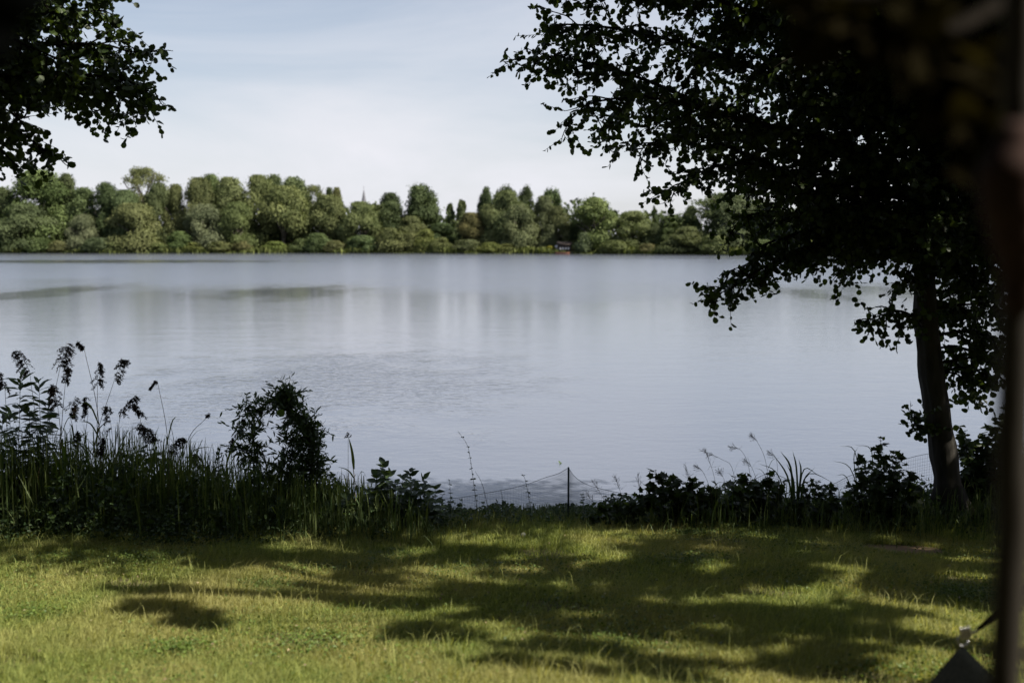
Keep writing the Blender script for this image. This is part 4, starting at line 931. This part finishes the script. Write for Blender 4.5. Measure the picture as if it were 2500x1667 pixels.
# arching willow sapling
def arching_willow():
    rl = np.random.default_rng(77); d = 9.7; b = foot(655, d)
    t = empty('willow_sapling', b, 'arching willow sapling bent over like a hoop above the water', 'sapling'); gt = Geo(); gl = Geo()
    stems = [[(640,1250),(625,1120),(615,1045),(640,992),(685,985),(735,1030),(765,1080)], [(640,1200),(622,1100),(622,1040),(655,990),(700,990),(745,1035)], [(650,1010),(690,985),(730,1015),(765,1060)], [(680,1260),(700,1150),(735,1080),(765,1055),(778,1110),(770,1190)], [(690,1260),(745,1180),(765,1110),(750,1050),(715,1010)],
             [(650,1260),(655,1180),(640,1100),(600,1060),(585,1050)], [(670,1270),(710,1210),(730,1150),(755,1130)], [(700,1280),(750,1230),(775,1190)], [(640,1280),(615,1200),(608,1140),(625,1100)],
             [(650,1280),(680,1190),(700,1100),(725,1060)], [(630,1290),(600,1240),(590,1190)], [(700,1290),(770,1250),(800,1210),(815,1240)], [(700,1280),(725,1200),(740,1120),(735,1060)], [(690,1290),(705,1230),(715,1160),(700,1090)], [(710,1290),(760,1260),(775,1150),(772,1080)], [(620,1120),(600,1105),(580,1090)], [(640,1010),(615,995),(592,1005)], [(690,985),(700,965),(705,955)]]
    for si, s in enumerate(stems):
        dd = d + rl.uniform(-.2, .2); pts = spline(([b] if s[0][1] > 1200 else []) + [P(x, y, dd) for x, y in s], 22); tube(gt, pts, np.linspace(.009, .002, 22), 4)
        for k in range(3, 22):
            for z in range(5 if pts[k][0] > P(690, 1000, dd)[0] else 2):
                p = pts[k] + rl.normal(size=3) * .02; dr = nrm(rl.normal(size=3) + [0, 0, .1]); ln = .05 + .20 * rl.random() ** 1.5; e = p + dr * ln; tube(gt, np.array([p, e]), [.002, .001], 3, cap=False)
                n = 6; uu = np.linspace(.2, 1, n)[:, None]; pos = p + (e - p) * uu
                leaves(gl, pos, nrm(dr * .7 + rl.normal(size=(n, 3)) * .6 + [0, 0, -.15]), rv(n), rl.uniform(.050, .080, n), 'lance', width=1.05)
    gt.build('branches', M['twig'], t); gl.build('leaves', M['willow'], t)
    g = Geo(); leaves(g, [P(675, 1004, 9.45)], P(700, 1014, 9.45) - P(675, 1004, 9.45), np.array([0, -1, .4]), .085, 'round', tone=np.array([1.0])); g.build('pale_leaf', M['herb_bright'], t)
arching_willow()

# reed with two long blades right of the willow
t = empty('reed', foot(870, 9.6), 'lone knob-tipped reed with long narrow blades, right of the arching willow', 'reed'); g = Geo(); b = foot(870, 9.6)
tube(g, spline([b, P(866, 1180, 9.6), P(862, 1140, 9.6)], 8), .004, 5); tube(g, spline([foot(850, 9.6), P(850, 1150, 9.6), P(850, 1065, 9.6)], 8), .0018, 4); g.build('stem', M['straw'], t)
g = Geo(); blade(g, spline([P(864, 1145, 9.6), P(860, 1105, 9.6), P(851, 1066, 9.6)], 9), .015, .6, side=(0, 1, .1)); blade(g, spline([P(866, 1170, 9.6), P(850, 1148, 9.6), P(822, 1138, 9.6)], 9), .011, .5, side=(0, .7, .7)); blade(g, spline([P(868, 1180, 9.6), P(885, 1150, 9.65), P(905, 1190, 9.7)], 8), .006, .5); g.build('leaf', M['reedleaf'], t)
g = Geo(); leaves(g, P(850, 1063, 9.6) + rng.normal(size=(40, 3)) * [.016, .01, .012], rv(40), rv(40), .016, 'ovate'); g.build('seed_head', M['panicle'], t)

# dark herb thicket centre left
CL = [(845,1210),(880,1225),(800,1235),(905,1200),(920,1155),(935,1128),(950,1150),(965,1175),(985,1165),(1002,1148),(1020,1185),(1035,1165),(1050,1205),(1062,1190),(1080,1225),(900,1240),(1000,1215),(960,1215),(870,1250),(1100,1255),(820,1250)]
for i_, (x, y) in enumerate(CL):
    d = 9.35 + .08 * ((i_ * 3) % 6); b = foot(x - 8 + 5 * math.sin(i_ * 2.2), d)
    leafy_stem('dock_plant', [b, (b + P(x, y, d)) / 2 + [.02 * math.sin(i_ * 3), 0, 0], P(x, y, d)], 'dark broad-leaved weed in the thicket left of the net fence', 'ovate', .12, .035, 'herb', group='broad-leaved weeds left of the net fence', seed=80 + i_, droop=.15, r0=.005, taper=.2)
SN = [('nettle',[(1170,1290),(1163,1230),(1148,1120),(1140,1085),(1118,1052)],'tallest thin nettle-like stem rising in front of the net fence',.035,.05,'ovate'),
      ('nettle',[(1298,1290),(1292,1220),(1282,1170),(1274,1156)],'nettle with paired leaves in front of the net, left of the fence post',.05,.05,'ovate'),
      ('nettle',[(1100,1290),(1100,1230),(1098,1180),(1095,1168)],'short nettle at the left end of the open net',.05,.04,'ovate'),
      ('weed_stem',[(1240,1290),(1230,1230),(1222,1195)],'thin weed stem between the two nettles on the net',.03,.03,'lance'),
      ('weed_stem',[(1200,1260),(1180,1190),(1160,1150)],'thin wiry stem leaning beside the tallest nettle-like stem',.02,.04,'lance')]
for i_, (nm, px, lab, sz, gp, kd) in enumerate(SN):
    d = 9.3; pts = [P(x, y, d) for x, y in px]; pts[0] = foot(px[0][0], d); leafy_stem(nm, pts, lab, kd, sz, gp, 'herb', seed=120 + i_, droop=.45, r0=.003, taper=.5)

# ragged weeds in front of the open net
CW = [(1075,1205),(1125,1220),(1150,1240),(1185,1225),(1210,1250),(1225,1235),(1255,1240),(1320,1250),(1345,1235),(1365,1250),(1410,1235),(1440,1240),(1090,1240),(1135,1255),(1270,1255),(1425,1205)]
for i_, (x, y) in enumerate(CW):
    d = 9.2 + .06 * (i_ % 6); b = foot(x + 5 * math.sin(i_ * 2), d)
    leafy_stem('weed_stem', [b, (b + P(x, y, d)) / 2 + [.02 * math.sin(i_ * 3), 0, 0], P(x + 6 * math.cos(i_), y, d)], 'small weed in front of the net', ('ovate', 'lance', 'lobed')[i_ % 3], (.055, .08, .05)[i_ % 3], .026, ('herb', 'herb_bright', 'herb')[i_ % 3], group='small weeds in front of the open net', seed=500 + i_, droop=.2, r0=.003)

# bright low herbs at the lawn edge, sunlit look put into the leaf colour
for i_, (x, y, y0) in enumerate([(757,1240,1300),(1050,1350,1380),(400,1290,1335),(440,1300,1340),(270,1310,1345),(560,1315,1350),(330,1300,1345),(745,1290,1330),(1265,1270,1300),(90,1345,1385),(940,1265,1320),(1340,1275,1305),(205,1255,1330),(420,1310,1350)]):
    d = 9.0 if y0 > 1330 else 9.25; b = P(x, y0, d); b[2] = ground_at(b); tp = P(x + 4, y, d); tp[2] = max(tp[2], b[2] + .12)
    lab = {0: 'sunlit young plant glowing green in front of the dark thicket'}.get(i_, 'small sunlit green herb at the upper edge of the lawn')
    leafy_stem('green_herb', [b, tp], lab, 'ovate', .06, .022, 'herb_bright', group=None if i_ == 0 else 'sunlit herbs along the lawn edge', seed=150 + i_, droop=0)

# dandelion clock
b = P(1277, 1345, 8.6); b[2] = ground_at(b); tp = P(1278, 1305, 8.6); t = empty('dandelion', b, 'white dandelion clock on a bare stem in front of the fence', 'flower'); g = Geo(); tube(g, [b, tp], .0025, 5); g.build('stem', M['weed'], t)
M['fluff'] = leaf_mat('dandelion_fluff', (.55,.55,.5), (.7,.7,.65), trans=.4, tcol=(1,1,1)); g = Geo(); k = 220; dr = rv(k); leaves(g, tp + dr * .004, dr, rv(k), .020, 'lance', width=.5); leaves(g, tp + dr * .019, rv(k), dr, .006, 'ovate'); g.build('seed_head', M['fluff'], t)

# ---- right of the post: grasses, bramble, sapling
def grass_head(x0, px, words, seed, d=9.4, big=1.0):
    rl = np.random.default_rng(seed); b = foot(x0, d); pts = [b] + [P(x, y, d) for x, y in px]; st = spline(pts, 14); t = empty('grass_stalk', b, words, 'stalk', 'flowering grasses right of the fence post')
    g = Geo(); tube(g, st, np.linspace(.0022, .001, 14), 4, tone=.4)
    gh = Geo()
    for k in range(int(22 * big)):
        f = .68 + .32 * rl.random(); p = np.array([np.interp(f * 13, range(14), st[:, q]) for q in range(3)]); dr = nrm(nrm(st[-1] - st[-3]) + rl.normal(size=3) * .45); e = p + dr * (.05 * (1.25 - f) * 3) ; tube(g, [p, e], .0007, 3, cap=False)
        m = 5; leaves(gh, p + (e - p) * rl.random((m, 1)), dr + rl.normal(size=(m, 3)) * .3, rv(m), .009, 'lance', width=1.6)
    g.build('stem', M['straw'], t); gh.build('seed_head', M['panicle'], t); g = Geo()
    for k in range(3):
        p = st[2 + k]; u = np.array([rl.choice([-1, 1]) * .7, rl.normal() * .3, 0]); l = .18; blade(g, spline([p, p + u * l * .4 + [0, 0, l * .6], p + u * l + [0, 0, l * .7]], 6), .003, .4)
    g.build('leaf', M['reedleaf'], t)
GH = [(1500,[(1480,1230),(1445,1170)]),(1530,[(1520,1220),(1502,1165)]),(1570,[(1562,1220),(1558,1158)]),(1700,[(1690,1200),(1672,1135)]),(1760,[(1745,1170),(1722,1098)]),(1800,[(1790,1150),(1760,1120),(1712,1100)]),(1840,[(1830,1150),(1810,1100),(1785,1092)]),
      (1880,[(1872,1140),(1850,1080),(1836,1065)]),(1900,[(1900,1180),(1895,1120),(1880,1105)]),(1850,[(1850,1190),(1835,1140),(1820,1125)]),(1740,[(1735,1200),(1715,1150),(1700,1140)]),(1475,[(1462,1250),(1430,1200)]),(1780,[(1770,1180),(1755,1150)]),(1650,[(1645,1220),(1625,1165)])]
for i_, (x0, px) in enumerate(GH): grass_head(x0, px, 'thin flowering grass standing dark against the water right of the fence post', 200 + i_)

def bramble(name, cx, spots, words, seed, kind='lobed', size=.085, d=9.3, mat='alder', cat='shrub', n=55):
    rl = np.random.default_rng(seed); b = foot(cx, d); t = empty(name, b, words, cat); gt = Geo(); gl = Geo()
    for (x, y) in spots:
        dd = d + rl.uniform(-.2, .3); e = P(x, y, dd); f0 = foot(cx + (x - cx) * .5, dd); st = spline([f0, (f0 + e) / 2 + [0, 0, .06], e], 10); tube(gt, st, np.linspace(.006, .002, 10), 4)
        k = n; uu = rl.random(k) ** .7; pos = np.stack([np.interp(uu * 9, range(10), st[:, q]) for q in range(3)], -1) + rl.normal(size=(k, 3)) * [.06, .05, .035] * (1.1 - uu[:, None] * .7)
        leaves(gl, pos, nrm(rl.normal(size=(k, 3)) * [1, 1, .5]), nrm(rl.normal(size=(k, 3)) * .6 + [0, -.3, 1]), size * rl.uniform(.6, 1.15, k), kind)
    gt.build('stems', M['twig'], t); gl.build('leaves', M[mat], t)
bramble('bramble', 1700, [(1600,1150),(1640,1165),(1620,1195),(1690,1170),(1720,1205),(1580,1190),(1660,1205),(1560,1215),(1750,1190),(1700,1235),(1650,1240),(1600,1240)], 'dark bramble with lobed leaves sticking out over the net, right of the post', 401)
bramble('bramble', 1850, [(1790,1190),(1820,1160),(1850,1180),(1880,1165),(1905,1175),(1840,1210),(1790,1225),(1890,1215),(1870,1240),(1760,1235)], 'dark bramble mound under the flowering grasses', 402)
bramble('bramble', 1520, [(1470,1240),(1500,1225),(1540,1230),(1560,1245),(1520,1255),(1450,1265),(1580,1230)], 'low bramble nearest the fence post on its right', 403, size=.06)
bramble('maple_sapling', 2150, [(2150,1068),(2145,1090),(2160,1110),(2110,1120),(2130,1130),(2180,1120),(2190,1110),(2100,1160),(2140,1160),(2190,1160),(2080,1190),(2130,1190),(2180,1190),(2220,1180),(2230,1150),(2240,1200),(2090,1230),(2160,1230),(2220,1230),(2060,1220)], 'bushy maple sapling with a pointed top left of the alder trunk', 404, size=.075, cat='sapling')
bramble('bramble', 2000, [(1960,1190),(1990,1180),(2010,1200),(2030,1190),(1950,1220),(2000,1230),(2040,1220),(1920,1240)], 'low bramble between the spiky reed tuft and the maple sapling', 405, size=.06)
bramble('elder_bush', 2440, [(2345,1040),(2360,1070),(2380,1080),(2400,1060),(2420,1040),(2440,1020),(2460,1000),(2410,1100),(2370,1120),(2440,1080),(2480,1060),(2350,1100),(2400,1140),(2360,1170),(2450,1130),(2490,1110),(2420,1180),(2470,1180),(2380,1200),(2340,1160),(2520,1080),(2560,1060),(2550,1150)], 'elder bush with flat flower heads right of the alder trunk', 406, size=.095, d=9.9, cat='bush', n=90, kind='ovate')
# spiky reed tuft
b = foot(1945, 9.4); t = empty('reed_tuft', b, 'tuft of sharp upright reed blades among the brambles', 'reed'); g = Geo()
for (x1, y1, x2, y2, w) in [(1925,1170,1885,1105,.010),(1932,1150,1905,1100,.012),(1945,1150,1935,1100,.010),(1955,1160,1950,1120,.010),(1960,1180,1990,1140,.008),(1970,1160,2040,1180,.006),(1900,1160,1850,1130,.006),(1950,1190,2010,1170,.008),(1960,1150,2000,1160,.007),(1938,1180,1920,1130,.011)]:
    blade(g, spline([b + rng.normal(size=3) * [.03, .03, 0], P(x1, y1, 9.4), P(x2, y2, 9.4)], 10), w, .3, side=(.1, 1, .2))
g.build('leaf', M['herb'], t)
b = foot(2110, 9.35); t = empty('reed_tuft', b, 'thin arching blades sweeping left out of the maple sapling', 'reed'); g = Geo()
for (x1, y1, x2, y2) in [(2080,1150,2030,1123),(2090,1110,2050,1088),(2085,1130,2095,1090),(2130,1110,2085,1085),(2070,1170,2040,1160)]:
    blade(g, spline([b, P(x1, y1, 9.35), P(x2, y2, 9.35)], 10), .005, .3, side=(.1, 1, .2))
g.build('leaf', M['herb'], t)

# ------------------------------------------------------------------ net fence
M['net'] = solid_mat('green_net', (.02,.035,.04), (.03,.05,.055), 5, .6, 0); M['post'] = solid_mat('dark_post', (.012,.03,.04), (.02,.045,.055), 5, .5, 0)
def net_fence():
    d = 9.85
    posts = [(880,1188,9.75),(1388,1140,9.75),(1880,1150,9.8),(2400,1080,10.0)]
    t = empty('net_fence', foot(1388, d), 'low dark net fence strung between thin posts along the bank', 'fence')
    for (x, y, dd) in posts:
        tp = P(x, y, dd); b = tp.copy(); b[2] = float(gz(b[0], b[1])) - .1; g = Geo(); tube(g, [b, b * .5 + tp * .5, tp], .0085, 8); g.build('post', M['post'], t)
        g = Geo(); tube(g, [tp, tp + [0, 0, .012]], .012, 8); 
    # top edge of the net, sagging between posts
    seg = [[(880,1190),(960,1212),(1080,1218),(1180,1205),(1290,1180),(1350,1160),(1388,1142)], [(1388,1142),(1405,1165),(1450,1188),(1530,1206),(1620,1215),(1700,1210),(1800,1185),(1880,1152)], [(1880,1152),(1950,1180),(2020,1185),(2080,1160),(2180,1130),(2280,1105),(2400,1082)]]
    g = Geo()
    for si, s in enumerate(seg):
        d0 = posts[si][2]; d1 = posts[si + 1][2]; top = spline([P(x, y, d0 + (d1 - d0) * (x - s[0][0]) / (s[-1][0] - s[0][0])) for x, y in s], 90)
        Lx = top[-1, 0] - top[0, 0]; nv = int(Lx / .021); rows = 26
        bot = top.copy(); bot[:, 2] = gz(top[:, 0], top[:, 1]) - .03
        for r_ in range(rows + 1):
            f = (r_ / rows) ** .9; line = top * (1 - f) + bot * f; line = line + np.stack([0 * f * line[:, 0], .01 * np.sin(np.arange(90) * .3 + r_), .004 * np.sin(np.arange(90) * .21 + r_ * .5)], -1)
            tube(g, line[::2] if r_ else line, .0028 if r_ == 0 else .0009, 3, cap=False)
        for k in range(nv + 1):
            u = k / nv * 89; i0 = min(int(u), 88); a = top[i0] + (top[i0 + 1] - top[i0]) * (u - i0); b_ = bot[i0] + (bot[i0 + 1] - bot[i0]) * (u - i0)
            ff = np.linspace(0, 1, 6)[:, None]; ln = a * (1 - ff) + b_ * ff; tube(g, ln, .0009, 3, cap=False)
    g.build('net', M['net'], t)
net_fence()
# floating leaf and twig on the water
a = P(1367, 1132, 1.0); a = np.array([0, 0, CAMZ]) + (a - [0, 0, CAMZ]) * (CAMZ / (CAMZ - a[2])); g = Geo()
leaves(g, [a + [0, 0, .012], a + [.03, 0, .012], a + [.01, .02, .02]], rv(3) * [1, 1, .1], np.array([0, -.5, 1.]), .05, 'ovate'); tag(g.build('floating_leaf', M['herb'], loc=[float(q) for q in a]), 'small dark leaf floating on the water just left of the fence post', 'leaf')

# ------------------------------------------------------------------ things close to the camera
M['canvas'] = solid_mat('dark_canvas', (.0025,.003,.003), (.004,.0045,.0045), 60, .95, .1, spec=.0); M['tan'] = solid_mat('tan_cloth', (.032,.019,.016), (.046,.028,.024), 20, .9, .2, spec=.1); M['polewood'] = solid_mat('brown_pole', (.018,.015,.011), (.028,.023,.017), 30, .8, .3, (1,1,.2)); M['steel'] = solid_mat('steel', (.22,.22,.24), (.32,.32,.34), 30, .3, 0, metal=1)
d = .95; b = P(2441, 1900, d); gb = float(gz(b[0] - .03, d)); pts = [np.array([P(2447, 1900, d)[0] - .035, d, gb - .05]), P(2451, 1667, d), P(2472, 1100, d), P(2484, 700, d), P(2492, 350, d), P(2500, -200, d)]
t = empty('canopy_pole', (float(pts[0][0]), d, gb), 'brown pole blurred close to the lens along the right edge', 'pole'); g = Geo(); tube(g, spline(pts, 20), .0165, 12); g.build('pole', M['polewood'], t, smooth=True)
g = Geo(); c = spline([P(2500, 300, .93), P(2478, 430, .93), P(2488, 560, .93), P(2496, 660, .93), P(2490, 760, .93)], 20); r_ = np.interp(np.linspace(0, 1, 20), [0, .25, .5, 1], [.014, .034, .028, .015])
tube(g, c, r_ * (1 + .06 * np.sin(np.arange(20) * 1.9)), 14); g.build('cloth_wrap', M['tan'], t, smooth=True)
# dark canvas corner of a shelter, upper left
def sheet(name, pts3, mat, label, cat, thick=.002, n=12, sag=.02, parts=None):
    a, b, c, d_ = [np.array(q, float) for q in pts3]; u, v = np.meshgrid(np.linspace(0, 1, n), np.linspace(0, 1, n), indexing='ij'); u = u[..., None]; v = v[..., None]
    s = (a * (1 - u) + b * u) * (1 - v) + (d_ * (1 - u) + c * u) * v; s = s + np.array([0, 0, -1.]) * sag * (u * (1 - u) * v * (1 - v) * 16) + np.array([0, 0, .004]) * np.sin(u * 14 + v * 5)
    nn = nrm(np.cross(b - a, d_ - a)); top = (s + nn * thick).reshape(-1, 3); bot = (s - nn * thick).reshape(-1, 3); i = np.arange(n - 1)[:, None]; j = np.arange(n - 1)[None]
    q = np.stack([i * n + j, (i + 1) * n + j, (i + 1) * n + j + 1, i * n + j + 1], -1).reshape(-1, 4); g = Geo(); N_ = n * n
    rim = [(k) for k in range(n)] + [k * n + n - 1 for k in range(1, n)] + [(n - 1) * n + k for k in range(n - 2, -1, -1)] + [k * n for k in range(n - 2, 0, -1)]
    e = [(rim[k], rim[(k + 1) % len(rim)], rim[(k + 1) % len(rim)] + N_, rim[k] + N_) for k in range(len(rim))]
    g.add(np.concatenate([top, bot]), quads=np.concatenate([q, q[:, ::-1] + N_, np.array(e)])); o = g.build(name, mat, smooth=True, loc=[float(x) for x in a]); tag(o, label, cat); return o
sheet('canvas_awning', [P(-60, 225, .8), P(150, -40, .8), P(135, -420, .75), P(-500, -150, .75)], M['canvas'], 'dark canvas awning corner blurred at the upper left edge', 'awning', .004)
# dark tarp corner with its fittings, lower right
A = P(2350, 1574, 3.6); t = empty('tarp', (float(A[0]), 2.1, float(gz(A[0], 3.6))), 'black tarpaulin corner pulled tight by a strap at the lower right', 'tarpaulin')
def child_sheet(pts, name, mat, parent, **k):
    o = sheet(name, pts, mat, None, None, **k); w = Vector(o.location); o.parent = parent; o.location = w - parent.location
    for key in ('label', 'category'):
        if key in o: del o[key]
    return o
child_sheet([A, P(2120, 1830, 3.4), P(2420, 1960, 3.5), P(2520, 1760, 3.7)], 'panel', M['canvas'], t, thick=.0015, sag=.01)
g = Geo()
ring = [A + .019 * np.array([math.cos(q), .2 * math.sin(q), math.sin(q)]) + [0, 0, .017] for q in np.linspace(0, 6.283, 17)]; tube(g, ring, .004, 6); g.build('ring', M['steel'], t)
g = Geo(); B = P(2362, 1545, 3.6)
for k in range(3):
    a0 = P(2344 + 9 * k, 1532 - 2 * k, 3.58); a1 = P(2350 + 9 * k, 1562 - 3 * k, 3.6); tube(g, spline([a0, (a0 + a1) / 2 + [.003, 0, 0], a1], 6), [.0035, .0072, .008, .0072, .0065, .0035], 6)
g.build('clip', M['steel'], t)
g = Geo(); hk = spline([P(2358, 1560, 3.6), P(2372, 1545, 3.6), P(2384, 1540, 3.6), P(2392, 1530, 3.6)], 8); tube(g, hk, .005, 6); g.build('hook', M['steel'], t)
g = Geo(); a0 = P(2385, 1538, 3.6); a1 = P(2520, 1425, 3.5); a2 = P(2640, 1330, 3.4); st = spline([a0, a1, a2], 12); tg = nrm(np.gradient(st, axis=0)); up = nrm(np.cross(tg, [0, 1., 0])); w_ = .014 * np.interp(np.linspace(0, 1, 12), [0, .15, 1], [.5, 1, 1])[:, None]
v = np.stack([st - up * w_ - [0, .001, 0], st + up * w_ - [0, .001, 0], st + up * w_ + [0, .001, 0], st - up * w_ + [0, .001, 0]], 1).reshape(-1, 3); q = [(a * 4 + b, a * 4 + (b + 1) % 4, a * 4 + 4 + (b + 1) % 4, a * 4 + 4 + b) for a in range(11) for b in range(4)]; g.add(v, quads=q); g.build('strap', M['canvas'], t)

# labels that single out the many look-alike stems, in their order across the bank
ORD = ['first','second','third','fourth','fifth','sixth','seventh','eighth','ninth','tenth','eleventh','twelfth','thirteenth','fourteenth','fifteenth','sixteenth','seventeenth','eighteenth','nineteenth','twentieth','twenty-first','twenty-second','twenty-third','twenty-fourth','twenty-fifth','twenty-sixth','twenty-seventh']
for grp, txt in (('small weeds in front of the open net', 'small ragged weed in front of the open net, %s from the left'), ('dry stalks among the reeds', 'pale dry straw stalk among the reeds, %s from the left'), ('weed stems between the reeds and the willow', 'dark leafy weed stem between reeds and arching willow, %s from the left'),
                 ('tall leafy stems at the left edge', 'tall dark long-leaved stem, %s from the left edge'), ('broad-leaved weeds left of the net fence', 'dark broad-leaved weed before the net fence, %s right of the arching willow'),
                 ('sunlit herbs along the lawn edge', 'small sunlit green herb along the lawn edge, %s from the left'), ('flowering grasses right of the fence post', 'thin flowering grass stalk dark against the water, %s right of the fence post')):
    m_ = sorted([o for o in bpy.data.objects if o.get('group') == grp], key=lambda o: o.location.x)
    for k_, o in enumerate(m_): o['label'] = txt % ORD[k_]
#print('ALDER faces', [len(o.data.polygons) for o in bpy.data.objects if o.type == 'MESH' and o.name.startswith('crown') and o.parent and 'alder' in o.parent.name])
